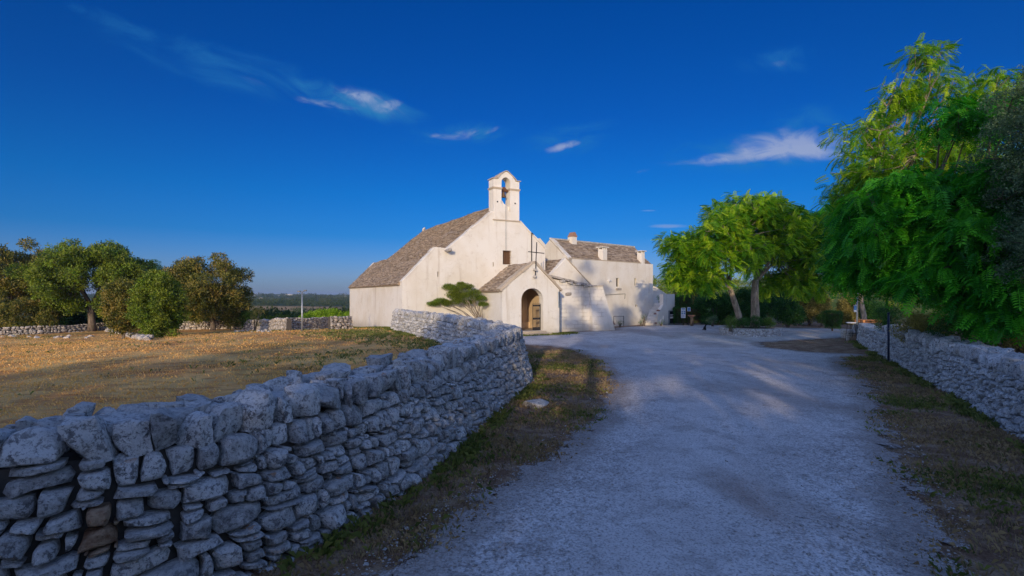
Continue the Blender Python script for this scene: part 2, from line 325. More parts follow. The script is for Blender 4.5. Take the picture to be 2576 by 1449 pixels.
def build_road():
    xs = np.arange(-8, 41.3, .33); ys = np.concatenate([np.arange(-13, 50, .33)])
    X, Y = np.meshgrid(xs, ys); d = road_d(X, Y); sr = sdist(X, Y, RPc)
    Z = hgt(X, Y)+.028-.03*sstep(.35, -.5, d)+.012*np.sin(X*1.9+Y*.4)*np.cos(Y*.8)
    ny, nx = X.shape
    V = np.stack([X, Y, Z], -1).reshape(-1, 3)
    i, j = np.meshgrid(np.arange(ny-1), np.arange(nx-1), indexing='ij')
    F = np.stack([i*nx+j, i*nx+j+1, (i+1)*nx+j+1, (i+1)*nx+j], -1).reshape(-1, 4)
    dd = d.ravel(); keep = (dd[F] > -.7).any(1) & ((sr.ravel()[F] > .25).all(1) | (V[F][:, :, 1] > 29).all(1)); F = F[keep]
    used = np.unique(F); mp = np.full(len(V), -1); mp[used] = np.arange(len(used))
    m, nt, b = material('white_gravel'); p = nt.pos(); e = nt.attr('edge')
    n1 = nt.noise(.5, 5, .6, p, .5); n2 = nt.noise(5, 6, .75, p); peb = nt.vor(42, p); peb2 = nt.vor(95, p); pc = nt.vor(42, p, out='Color'); n3 = nt.noise(120, 4, .8, p)
    c = nt.mix(nt.ramp(n1, .35, .65), (.62, .57, .53), (.75, .71, .67))
    c = nt.mix(nt.ramp(n2, .5, .7, 0, .35), c, (.30, .265, .235))
    bw = nt.new('ShaderNodeRGBToBW'); nt.inp(bw, 0, pc)
    c = nt.mix(nt.ramp(bw.outputs[0], .2, .85, 0, .45), c, (.64, .62, .60)); c = nt.mix(nt.ramp(nt.math('MULTIPLY', peb, 1.0), .45, .85, 0, .55), c, (.20, .18, .16))
    c = nt.mix(nt.ramp(n3, .58, .72, 0, .6), c, (.13, .12, .11))
    edgem = nt.ramp(e, 2.2, .6); pc3 = nt.vor(30, p, out='Color'); bw3 = nt.new('ShaderNodeRGBToBW'); nt.inp(bw3, 0, pc3)
    c = nt.mix(nt.math('MULTIPLY', edgem, nt.ramp(bw3.outputs[0], .2, .45, .5, 0)), c, (.18, .165, .15)); c = nt.mix(nt.math('MULTIPLY', edgem, nt.ramp(bw3.outputs[0], .6, .8, 0, .5)), c, (.80, .78, .75))
    vs_ = nt.new('ShaderNodeVectorMath', operation='SUBTRACT'); nt.inp(vs_, 0, p); vs_.inputs[1].default_value = (2.75, 6.0, 0); vl_ = nt.new('ShaderNodeVectorMath', operation='LENGTH'); nt.inp(vl_, 0, nt.scale(vs_.outputs[0], (2.4, .75, 0)))
    c = nt.mix(nt.math('MULTIPLY', nt.ramp(nt.math('ADD', vl_.outputs['Value'], nt.math('MULTIPLY', nt.noise(3, 4, .7, p), .8)), 1.45, .3), .6), c, (.30, .19, .13))
    nd = nt.noise(.9, 4, .6, p)
    c = nt.mix(nt.math('MULTIPLY', nt.ramp(nt.math('ADD', e, nt.math('MULTIPLY', nd, -1.2)), .15, -.35), .6), c, (.24, .19, .15))
    c = nt.mix(nt.ramp(nt.noise(.35, 5, .6, nt.scale(p, (1, .35, 1))), .50, .64, 0, .5), c, (.33, .27, .225)); c = nt.mix(nt.ramp(nt.noise(1.6, 6, .75, p), .50, .62, 0, .4), c, (.27, .235, .21)); c = nt.mix(nt.ramp(nt.noise(14, 5, .8, p), .56, .64, 0, .5), c, (.15, .13, .12))
    nt.inp(b, 'Base Color', c); nt.inp(b, 'Roughness', 1.); nt.inp(b, 'Specular IOR Level', .1)
    h = nt.math('ADD', nt.math('MULTIPLY', peb, -.8), nt.math('ADD', nt.math('MULTIPLY', peb2, -.35), nt.math('MULTIPLY', n2, .9)))
    nt.inp(b, 'Normal', nt.bump(h, .6, .02))
    al = nt.math('ADD', nt.math('ADD', e, nt.math('MULTIPLY', nt.math('SUBTRACT', nt.noise(2.2, 6, .72, p), .5), 1.6)), nt.math('MULTIPLY', nt.math('SUBTRACT', nt.noise(26, 3, .8, p), .5), .55))
    nt.inp(b, 'Alpha', nt.ramp(al, -.02, .05))
    o = np_mesh('road', V[used], mp[F], m, attrs=dict(edge=dd[used]), smooth=True); tag(o, kind='structure')
build_road()
# ------------------------------------------------------------------ dry stone
def clip(poly, nx, ny, d):
    out = []; n = len(poly)
    for i in range(n):
        a = poly[i]; b = poly[(i+1) % n]; da = a[0]*nx+a[1]*ny-d; db = b[0]*nx+b[1]*ny-d
        if da <= 0: out.append(a)
        if (da < 0 < db) or (db < 0 < da):
            t = da/(da-db); out.append((a[0]+(b[0]-a[0])*t, a[1]+(b[1]-a[1])*t))
    return out
def cells(L, H, size_fn, rng, an=1.45, s0=0.):
    """irregular polygons filling [s0,L]x[0,H]"""
    pts = []; h = 0; row = 0
    hs = []
    while h < H*an:
        rh = size_fn(0)[1]*an*rng.choice([.55, .8, 1., 1.25, 1.5]); hs.append((h, rh)); h += rh
    for h, rh in hs:
        s = s0-rng.uniform(0, .2)
        while s < L:
            w = size_fn(s)[0]*rng.choice([.5, .75, 1, 1.25, 1.7], p=[.16, .22, .3, .2, .12])
            pts.append((s+w/2, h+rh*(.5+rng.uniform(-.36, .36)), w*rng.uniform(-.14, .3)))
            if rng.rand() < .42: pts.append((s+w*rng.uniform(.6, 1.1), h+rh*rng.uniform(-.05, 1.0), -.12*w))
            s += w
    pts = np.array(pts); res = []
    big = size_fn(0)[0]*3.2
    grid = {}
    for i, p in enumerate(pts): grid.setdefault((int(p[0]//big), int(p[1]//big)), []).append(i)
    for i, p in enumerate(pts):
        gx, gy = int(p[0]//big), int(p[1]//big)
        nb = [j for a in (-1, 0, 1) for b in (-1, 0, 1) for j in grid.get((gx+a, gy+b), []) if j != i]
        nb.sort(key=lambda j: (pts[j][0]-p[0])**2+(pts[j][1]-p[1])**2)
        poly = [(max(s0, p[0]-big), max(0, p[1]-big)), (min(L, p[0]+big), max(0, p[1]-big)), (min(L, p[0]+big), min(H*an, p[1]+big)), (max(s0, p[0]-big), min(H*an, p[1]+big))]
        for j in nb[:26]:
            q = pts[j]; dx, dy = q[0]-p[0], q[1]-p[1]
            D2 = dx*dx+dy*dy
            if D2 < 1e-8: continue
            # power diagram
            d = (q[0]**2+q[1]**2-p[0]**2-p[1]**2+p[2]*abs(p[2])-q[2]*abs(q[2]))/2
            poly = clip(poly, dx, dy, d)
            if len(poly) < 3: break
        if len(poly) >= 3:
            poly = [(a, b/an) for a, b in poly]
            ar = abs(sum(poly[k][0]*poly[(k+1) % len(poly)][1]-poly[(k+1) % len(poly)][0]*poly[k][1] for k in range(len(poly))))/2
            if ar > .0008: res.append((poly, ar))
    return res
def courses(L, H, size_fn, rng, s0=0.):
    res = []; ys = [0.]; b0 = size_fn(0)[1]
    while ys[-1] < H-.6*b0: ys.append(ys[-1]+b0*rng.choice([.62, .85, 1.05, 1.35], p=[.2, .3, .3, .2]))
    k_ = H/ys[-1]; ys = [y*k_ for y in ys]; ph = rng.uniform(0, 9, (len(ys), 3))
    def yl(k, s):
        if k == 0 or k == len(ys)-1: return ys[k]
        return ys[k]+.030*math.sin(s*1.3+ph[k][0])+.022*math.sin(s*3.7+ph[k][1])+.016*math.sin(s*8.1+ph[k][2])
    for k in range(len(ys)-1):
        s = s0-rng.uniform(0, .2); jt = (0., 0., 0.)
        while s < L:
            sz = size_fn(s)[0]; w = sz*rng.choice([.42, .7, 1., 1.35, 1.8], p=[.2, .24, .26, .18, .12]); e = s+w
            jn = tuple(rng.uniform(-.16, .16)*sz for _ in range(3)); h_ = (ys[k+1]-ys[k]); q = lambda: rng.uniform(-.10, .10)*h_
            yb0, yb1, yt0, yt1 = yl(k, s), yl(k, e), yl(k+1, s), yl(k+1, e); m = (s+e)/2
            L0 = [(s+jt[0], yb0), (s+jt[1], (yb0+yt0)/2), (s+jt[2], yt0)]; R0 = [(e+jn[0], yb1), (e+jn[1], (yb1+yt1)/2), (e+jn[2], yt1)]
            mb_, mt_ = (m+q(), yl(k, m)+q()*.7), (m+q(), yl(k+1, m)+q()*.7)
            out = [[L0[0], mb_, R0[0], R0[1], R0[2], mt_, L0[2], L0[1]]]
            r = rng.rand()
            if r < .30 and w > .6*sz and h_ > .11:
                f = rng.choice([.3, .5, .66]); g = min(.85, max(.15, f+rng.uniform(-.18, .18)))
                a = (L0[0][0]*(1-f)+L0[2][0]*f, yb0+(yt0-yb0)*f); c = (R0[0][0]*(1-g)+R0[2][0]*g, yb1+(yt1-yb1)*g)
                out = [[L0[0], mb_, R0[0], c, a], [a, c, R0[2], mt_, L0[2]]]
            elif r < .40 and w > 1.1*sz: out = [[L0[0], mb_, mt_, L0[2], L0[1]], [mb_, R0[0], R0[1], R0[2], mt_]]
            for p in out:
                cx, cy = sum(v[0] for v in p)/len(p), sum(v[1] for v in p)/len(p); a = rng.uniform(-.13, .13); ca, sa = math.cos(a), math.sin(a); kk = rng.uniform(.95, 1.04)
                p = [(cx+((x-cx)*ca-(y-cy)*sa)*kk, cy+((x-cx)*sa+(y-cy)*ca)*kk) for x, y in p]
                ar = abs(sum(p[i][0]*p[(i+1) % len(p)][1]-p[(i+1) % len(p)][0]*p[i][1] for i in range(len(p))))/2
                if ar > .0012: res.append((p, ar))
            if rng.rand() < .35:   # small wedge in the joint
                y = yt1 if k < len(ys)-2 else yb1; r_ = rng.uniform(.02, .04); res.append(([(e+r_*math.cos(t+rng.uniform(-.3, .3))*1.3, y+r_*math.sin(t)) for t in np.arange(0, 6.2, 1.25)], r_*r_*3))
            s = e; jt = jn
    return res
def stones(res, mapf, rng, K=14, gap=.010, bulge=.05, rings=(1.0, .93, .78, .45), rough=.014, back=.12, tilt=.12, mark=None, acc=None, cornerf=.11):
    V, F, T = acc
    for poly, ar in res:
        c = (sum(p[0] for p in poly)/len(poly), sum(p[1] for p in poly)/len(poly)); r = math.sqrt(ar)
        k = max(.35, 1-gap*rng.uniform(.6, 1.9)/(r*.5))
        poly = [(c[0]+(x-c[0])*k, c[1]+(y-c[1])*k) for x, y in poly]
        cf_ = rng.uniform(.6, 2.1)*cornerf
        for _ in range(1):
            q = []
            for i in range(len(poly)):
                a, b = poly[i], poly[(i+1) % len(poly)]
                f = cf_
                q += [(a[0]*(1-f)+b[0]*f, a[1]*(1-f)+b[1]*f), (a[0]*f+b[0]*(1-f), a[1]*f+b[1]*(1-f))]
            poly = q
        # resample
        seg = [math.dist(poly[i], poly[(i+1) % len(poly)]) for i in range(len(poly))]; tot = sum(seg); out = []
        i = 0; acc_ = 0
        for kk in range(K):
            t = tot*kk/K
            while acc_+seg[i] < t: acc_ += seg[i]; i += 1
            f = (t-acc_)/max(seg[i], 1e-9); a, b = poly[i], poly[(i+1) % len(poly)]
            out.append((a[0]+(b[0]-a[0])*f, a[1]+(b[1]-a[1])*f))
        bl = min(bulge, r*.32)*rng.uniform(.6, 1.35); off = rng.uniform(-.035, .03); tx, ty = rng.uniform(-tilt, tilt), rng.uniform(-tilt, tilt)
        tone = rng.rand(); pl_ = [(rng.uniform(0, 2*PI), rng.uniform(.1, .75), rng.uniform(.25, .8)) for _ in range(3)]
        if mark and any((c[0]-m_[0])**2+(c[1]-m_[1])**2 < m_[2]**2 for m_ in mark): tone = 2.
        base = len(V); seed = rng.uniform(0, 50)
        V += [mapf(x, y, -back) for x, y in out]
        for f in rings:
            dome = bl*(1-(max(0, f-.45)/.55)**3.2)
            for x, y in out:
                xx = c[0]+(x-c[0])*f; yy = c[1]+(y-c[1])*f
                n1 = mnoise.noise(Vector((xx*7+seed, yy*7, seed))); n2 = mnoise.noise(Vector((xx*19, yy*19+seed, 3.1)))
                n3 = mnoise.noise(Vector((xx*3.1/max(r, .1)*.4, yy*3/max(r, .1)*.4+seed, 9)))
                cut = min(0., min(bl*.15-g3*max(0., (math.cos(g1)*(xx-c[0])+math.sin(g1)*(yy-c[1]))-g2*r*.5) for g1, g2, g3 in pl_))
                V.append(mapf(xx, yy, off+dome+cut+(n1*1.8+n2*1.1)*rough+n3*r*.10+tx*(xx-c[0])+ty*(yy-c[1])))
        V.append(mapf(c[0], c[1], off+bl+mnoise.noise(Vector((c[0]*7+seed, c[1]*7, seed)))*1.6*rough))
        nr = len(rings)+1
        for a in range(nr-1):
            for k2 in range(K):
                F.append((base+a*K+k2, base+a*K+(k2+1) % K, base+(a+1)*K+(k2+1) % K, base+(a+1)*K+k2))
        ce = base+nr*K
        for k2 in range(K): F.append((base+(nr-1)*K+k2, base+(nr-1)*K+(k2+1) % K, ce))
        T += [tone]*(nr*K+1)
NS = 7
def lump_template(n=NS):
    V = []; idx = {}; F = []
    def vid(p):
        k = tuple(round(x, 5) for x in p)
        if k not in idx: idx[k] = len(V); V.append(p)
        return idx[k]
    for ax in range(3):
        for sg in (-1, 1):
            for i in range(n):
                for j in range(n):
                    q = []
                    for a, b in ((i, j), (i+1, j), (i+1, j+1), (i, j+1)):
                        p = [0, 0, 0]; p[ax] = sg; p[(ax+1) % 3] = -1+2*a/n; p[(ax+2) % 3] = -1+2*b/n; q.append(vid(p))
                    F.append(q if sg > 0 else q[::-1])
    return np.array(V, float), F
LT, LF = lump_template()
def lump(acc, center, half, axes, rng, rough=.10, sph=.30, tone=None):
    sph = min(sph, .26)
    V, F, T = acc; base = len(V); ln = np.linalg.norm(LT, axis=1, keepdims=True)
    p = LT*(1-sph)+LT/ln*sph*1.18
    # random corner cuts
    for _ in range(8):
        nrm = rng.normal(size=3); nrm /= np.linalg.norm(nrm); d = rng.uniform(.66, 1.02); pr = p@nrm
        p = np.where(pr[:, None] > d, p-(pr-d)[:, None]*nrm*.95, p)
    seed = rng.uniform(0, 99); hm = float(np.mean(half))
    ax = np.array([list(a) for a in axes]); tn = rng.rand() if tone is None else tone
    q = (p*np.array(half))@ax
    for i in range(len(q)):
        v = q[i]; d = p[i]
        n = mnoise.noise(Vector((v[0]*4.5+seed, v[1]*4.5, v[2]*4.5)))*1.0+mnoise.noise(Vector((v[0]*12, v[1]*12+seed, v[2]*12)))*.55+mnoise.noise(Vector((v[0]*26, v[1]*26+seed, v[2]*26)))*.25
        w = (d/np.linalg.norm(d))@ax*n*rough*hm*1.6
        V.append((center[0]+v[0]+w[0], center[1]+v[1]+w[1], center[2]+v[2]+w[2]))
    F += [tuple(base+i for i in f) for f in LF]; T += [tn]*len(q)
def rot_axes(t, n, rng, j=.12):
    """t tangent, n normal horizontal -> jittered orthonormal axes rows"""
    A = np.array([[t[0], t[1], 0], [n[0], n[1], 0], [0, 0, 1]], float); A += rng.uniform(-j, j, (3, 3))
    a = A[0]/np.linalg.norm(A[0]); b = A[1]-A[1]@a*a; b /= np.linalg.norm(b); c = np.cross(a, b); return np.array([a, b, c])
def make_wall(name, path, H, W, side, label, mat, sizes, base_h=None, batter=.3, K=14, detail=True, cope=(.30, .30), cope_h=.34, seed=1, inner=True, outer=True, group=None, mark=None, gapm=1., cap=True, cat='stone wall', Hf=None, size_in=None, relh=None, masonry=False):
    """path = top edge on the visible side; side=+1: the wall's body lies left of travel; stones face the other way"""
    rng = np.random.RandomState(seed)
    pc = catmull(path, .1); d = np.diff(pc, axis=0); L = np.concatenate([[0], np.cumsum(np.hypot(d[:, 0], d[:, 1]))]); tot = L[-1]
    tg = np.gradient(pc, axis=0); tg /= np.linalg.norm(tg, axis=1, keepdims=True)
    zb = hgt(pc[:, 0]-0*pc[:, 0], pc[:, 1]) if base_h is None else np.full(len(pc), base_h)
    nb = np.stack([tg[:, 1], -tg[:, 0]], 1)*side   # outward (visible side)
    zo = hgt(pc[:, 0]+nb[:, 0]*.9, pc[:, 1]+nb[:, 1]*.9) if base_h is None else zb
    zi = hgt(pc[:, 0]-nb[:, 0]*(W+.7), pc[:, 1]-nb[:, 1]*(W+.7)) if base_h is None else zb
    def at(s):
        i = min(max(int(np.searchsorted(L, s))-1, 0), len(pc)-2); f = min(1, max(0, (s-L[i])/(L[i+1]-L[i])))
        p = pc[i]*(1-f)+pc[i+1]*f; n = nb[i]*(1-f)+nb[i+1]*f; return p, n, zo[i]*(1-f)+zo[i+1]*f, zi[i]*(1-f)+zi[i+1]*f
    Ht = (lambda s: H) if Hf is None else Hf
    if relh:
        H = relh; zsm = np.convolve(np.pad(zo, 15, mode='edge'), np.ones(31)/31, 'valid'); rph = rng.uniform(0, 9)
        Ht = lambda s: float(np.interp(s, L, zsm))+relh*(1+.05*math.sin(s*1.1+rph)+.03*math.sin(s*4.3+rph))
    cope_low = cope_h*.72 if cap else 0
    def mo(s, h, dep):
        p, n, z0, z1 = at(s); top = Ht(s)-cope_low; f = h/(H-cope_low); b = batter*(1-f)+dep
        return (p[0]+n[0]*b, p[1]+n[1]*b, z0-.08+(top-z0+.08)*f)
    def mi(s, h, dep):
        p, n, z0, z1 = at(s); top = Ht(s)-cope_low; f = h/(H-cope_low); b = -W-batter*.6*(1-f)-dep
        return (p[0]+n[0]*b, p[1]+n[1]*b, z1-.08+(top-z1+.08)*f)
    acc = ([], [], [])
    rings = (1.0, .95, .84, .62, .32) if detail else (1.0, .8, .4)
    cell_ = courses if masonry else cells
    if outer: stones(cell_(tot, H-cope_low, sizes, rng), mo, rng, K=K, gap=.010*gapm, rings=rings, acc=acc, mark=mark, bulge=.042, tilt=.2)
    if inner: stones(cell_(tot, H-cope_low, size_in or sizes, rng), mi, rng, K=max(8, K-4), gap=.011*gapm, rings=(1.0, .8, .4), acc=acc)
    o = np_mesh(name, np.array(acc[0]), [f if side > 0 else f for f in acc[1]], mat, tone=acc[2], smooth=True, sharp=38)
    tag(o, label, cat, group)
    cm = MB(); ns = int(tot/.4)+1; prev = None; ring = []
    for i in range(ns+1):
        s = tot*i/ns; p, n, z0, z1 = at(s); t = Ht(s)-cope_low-.02 if cap else Ht(s)-.05
        q = [(p[0]+n[0]*(batter-.10), p[1]+n[1]*(batter-.10), z0-.3), (p[0]-n[0]*.10, p[1]-n[1]*.10, t), (p[0]-n[0]*(W-.10), p[1]-n[1]*(W-.10), t), (p[0]-n[0]*(W+batter*.6-.10), p[1]-n[1]*(W+batter*.6-.10), z1-.3)]
        ring.append(q)
    vs = [v for q in ring for v in q]; fs = []
    for i in range(ns):
        for k in range(3): fs.append([i*4+k, i*4+k+1, (i+1)*4+k+1, (i+1)*4+k])
    fs += [[0, 1, 2, 3], [ns*4+3, ns*4+2, ns*4+1, ns*4]]
    cm.add(vs, fs); cm.build('dark_core', M['core'], o)  # near-black core blocks light; shade of the gaps put into its colour
    if cap:
        ca = ([], [], [])
        s = 0
        while s < tot-.02:     # front cope stones, set on edge
            w = cope[0]*rng.choice([.45, .7, 1., 1.35], p=[.22, .25, .3, .23]); p, n, z0, z1 = at(s+w/2); t = np.array([-n[1], n[0]]); hh = cope_h*rng.uniform(.78, 1.12); dd = rng.uniform(.24, .4)
            cz = Ht(s)-cope_low+hh/2-.03+rng.uniform(-.02, .02); off = -dd/2+rng.uniform(.0, .06)
            lump(ca, (p[0]+n[0]*off, p[1]+n[1]*off, cz), (w/2*.99, dd/2, hh/2), rot_axes(t, n, rng, .09), rng, .11, .36); s += w
        s = 0
        while s < tot-.02:     # inner cope stones
            w = cope[1]*rng.uniform(.6, 1.5); p, n, z0, z1 = at(s+w/2); t = np.array([-n[1], n[0]]); hh = cope_h*rng.uniform(.75, 1.1); dd = rng.uniform(.24, .4)
            cz = Ht(s)-cope_low+hh/2-.03+rng.uniform(-.03, .05); off = -W+dd/2-rng.uniform(-.02, .06)
            lump(ca, (p[0]+n[0]*off, p[1]+n[1]*off, cz), (w/2*1.02, dd/2, hh/2), rot_axes(t, n, rng, .12), rng, .13, .4); s += w
        s = 0
        while s < tot-.1:
            w = cope[1]*rng.uniform(.4, 1.0)
            for r_ in range(3 if W > .6 else 1):
                p, n, z0, z1 = at(s+w/2); t = np.array([-n[1], n[0]]); dd = rng.uniform(.16, .3); hh = rng.uniform(.12, .2)
                off = -W*rng.uniform(.30, .74); cz = Ht(s)-hh/2-.02+rng.uniform(-.06, .06)
                lump(ca, (p[0]+n[0]*off, p[1]+n[1]*off, cz), (w/2*1.05, dd/2, hh/2), rot_axes(t, n, rng, .2), rng, .13, .4)
            s += w
        np_mesh('coping', np.array(ca[0]), ca[1], mat, parent=o, tone=ca[2], smooth=True, sharp=42)
    return o
def sz_near(s): return (float(np.interp(s, [0, 9, 16, 30], [.25, .225, .18, .17])), .145)
rust_c = []
near = make_wall('dry_stone_wall', WP, 1.40, .72, 1, 'long curved grey dry stone wall with upright coping stones, sweeping from the lower left corner to the church', M['stone'], sz_near, K=14, seed=11, masonry=True, cope=(.24, .28), cope_h=.33, batter=.34, cat='dry stone wall', mark=[(7.95, .66, .13)], size_in=lambda s: (.26, .19))
make_wall('dry_stone_wall', RW1, 1.16, .7, -1, 'whitish grey dry stone wall of small lumpy stones along the right edge under the trees', M['white_stone'], lambda s: (.19, .16), K=11, seed=21, cope=(.36, .42), cope_h=.33, batter=.16, cat='dry stone wall', inner=False)
w2 = make_wall('dry_stone_wall', RW2, .80, .6, -1, 'low retaining stone wall beyond the black post, ending in dressed blocks, beside the lamp post', M['white_stone'], lambda s: (.20, .16), K=9, seed=31, cap=False, batter=.12, detail=False, cat='dry stone wall', inner=False)
qa = ([], [], []); rng = np.random.RandomState(5)
for k in range(4):
    lump(qa, (14.88, 20.32, -.12+.24*k), (.30, .30, .118), rot_axes((.45, .89), (-.89, .45), rng, .02), rng, .05, .12, tone=.1+.1*k)
np_mesh('dressed_blocks', np.array(qa[0]), qa[1], M['stone'], parent=w2, tone=qa[2], smooth=True)
# flat cap of the retaining wall
qa = ([], [], []); pcw = catmull(RW2, .4)
for i in range(1, len(pcw)-1, 1):
    t = pcw[i+1]-pcw[i]; t /= np.linalg.norm(t); n = np.array([-t[1], t[0]]); q = pcw[i]-n*(.22)
    lump(qa, (q[0], q[1], .79), (.26, .30, .05), rot_axes(t, n, rng, .03), rng, .1, .3)
np_mesh('coping', np.array(qa[0]), qa[1], M['white_stone'], parent=w2, tone=qa[2], smooth=True)
# field boundary walls at the back left
def gp(x, y): g = G(x, y); return (g.x, g.y)
def field_wall(pts, H, label, seed, mat='warm', size=(.30, .20), W=.5, Hf=None):
    return make_wall('field_wall', pts, 1., W, 1, relh=H, label= label, mat=M[mat], sizes=lambda s: size, K=8, seed=seed, cap=False, detail=False, batter=.05, inner=False, cat='stone wall', gapm=.9, Hf=Hf, group='low stone walls round the field', masonry=True)
L1 = [gp(-160, 848), gp(0, 844), gp(140, 838), gp(268, 830)]
field_wall(L1, .62, 'low tumbled pale stone wall under the holm oaks at the far left', 41)
L2 = [gp(268, 834), gp(320, 845), gp(368, 857)]
rr_ = ([], [], []); rng = np.random.RandomState(8)
pcw = catmull(L2, .42)
for i in range(len(pcw)-1):
    t = pcw[i+1]-pcw[i]; t /= np.linalg.norm(t); n = np.array([-t[1], t[0]]); z = hz(*pcw[i])
    hh = .08+.10*rng.rand(); lump(rr_, (pcw[i][0]+rng.uniform(-.1, .1), pcw[i][1], z+hh*.6), (.13+.09*rng.rand(), .17, hh), rot_axes(t, n, rng, .4), rng, .15, .5)
    if rng.rand() < .6: lump(rr_, (pcw[i][0]+n[0]*.3, pcw[i][1]+n[1]*.3, z+.16), (.14, .12, .09), rot_axes(t, n, rng, .3), rng, .15, .5)
o = np_mesh('field_wall', np.array(rr_[0]), rr_[1], M['warm'], tone=rr_[2], smooth=True)
tag(o, 'short low row of tumbled stones running forward to the two column bushes', 'stone wall', 'low stone walls round the field')
L3 = [gp(452, 829), gp(520, 828.5), gp(583, 827)]
field_wall(L3, .78, 'pale stone wall in front of the round holm oak', 43)
L4 = [gp(583, 828), gp(650, 831), gp(717, 832.5)]
field_wall(L4, .92, 'pale stone wall with rubble at its foot left of the two headed lamp post', 44, size=(.38, .26))
L5 = [gp(722, 832), gp(800, 828.5), gp(835, 827)]
a5 = field_wall(L5, .86, 'finer stone wall directly behind the two headed lamp post', 45, size=(.2, .17))
L6 = [gp(833, 829), gp(860, 828), gp(886, 827)]
field_wall(L6, .82, 'stone wall butting against the left rear corner of the church', 46, size=(.34, .22))
# foot rubble
rr_ = ([], [], [])
for k in range(20):
    x = random.uniform(585, 700); g = G(x, 833+random.uniform(0, 4)); r = random.uniform(.05, .13)
    lump(rr_, (g.x, g.y, g.z+r*.4), (r*1.2, r, r*.8), rot_axes((1, 0), (0, 1), rng, .3), rng, .15, .6)
for k in range(14):   # fallen stones behind along left wall
    x = random.uniform(0, 260); g = G(x, 846+random.uniform(0, 5)); r = random.uniform(.06, .16)
    lump(rr_, (g.x, g.y, g.z+r*.3), (r*1.3, r, r*.7), rot_axes((1, 0), (0, 1), rng, .3), rng, .15, .6)
o = np_mesh('rubble', np.array(rr_[0]), rr_[1], M['warm'], tone=rr_[2], smooth=True); tag(o, 'loose fallen stones at the foot of the field walls', 'rubble', kind='stuff')
# slab beside the near wall
acc = ([], [], []); g = G(1349, 1022)
lump(acc, (g.x, g.y, g.z+.05), (.30, .22, .075), rot_axes((.98, .2), (-.2, .98), rng, .04), rng, .08, .25, tone=.9)
o = np_mesh('stone_slab', np.array(acc[0]), acc[1], M['pale'], tone=acc[2], smooth=True); tag(o, 'flat pale stone slab lying in the grass beside the curved wall', 'stone slab')
# ------------------------------------------------------------------ church
A0 = (-7.14, 33.3); U = (.8827, .4699); Vv = (-.4699, .8827)
F0 = frame((A0[0], A0[1], 0), U, Vv)
def fs(x, y=None, O=A0, d=U):
    """survey: along-wall distance s (and height) of a photo point lying in the vertical plane O+d*s"""
    q = (x-1288)/1288; s = (q*O[1]-O[0])/(d[0]-q*d[1]); Y = O[1]+d[1]*s
    return s if y is None else (s, EYE+(742-y)/1288*Y)
def colwall(mb, fr, cols, t0, t1):
    """cols: list of (s0,s1,[(lo0,lo1,hi0,hi1),...])"""
    for s0, s1, iv in cols:
        for lo0, lo1, hi0, hi1 in iv:
            mb.hexa([fr(s0, t0, lo0), fr(s1, t0, lo1), fr(s1, t1, lo1), fr(s0, t1, lo0), fr(s0, t0, hi0), fr(s1, t0, hi1), fr(s1, t1, hi1), fr(s0, t1, hi0)])
def openwall(mb, fr, t0, t1, outline, holes, zb):
    """outline: list of (s,z) top profile left->right; holes: (s0,s1,z0,z1,arch)"""
    def top(s):
        for (a, za), (b, zc) in zip(outline[:-1], outline[1:]):
            if a-1e-6 <= s <= b+1e-6: return za if b == a else za+(zc-za)*(s-a)/(b-a)
        return outline[-1][1]
    br = set(round(p[0], 4) for p in outline)
    for h in holes:
        n = 12 if h[4] else 1
        for k in range(n+1): br.add(round(h[0]+(h[1]-h[0])*(.5-.5*math.cos(PI*k/n)) if n > 1 else h[0]+(h[1]-h[0])*k, 4))
    br = sorted(br); cols = []
    for a, b in zip(br[:-1], br[1:]):
        m = (a+b)/2; hs = sorted([h for h in holes if h[0]-1e-4 < m < h[1]+1e-4], key=lambda h: h[2]); iv = []; lo = (zb, zb)
        for h in hs:
            if h[2] > lo[0]+1e-4: iv.append((lo[0], lo[1], h[2], h[2]))
            if h[4]:
                c = (h[0]+h[1])/2; r = (h[1]-h[0])/2; rz = h[3]-h[5]
                f = lambda s: h[5]+rz*math.sqrt(max(0, 1-((s-c)/r)**2))
                lo = (f(a), f(b))
            else: lo = (h[3], h[3])
        eps = 1e-5
        iv.append((lo[0], lo[1], top(a+eps), top(b-eps))); cols.append((a, b, iv))
    colwall(mb, fr, cols, t0, t1)
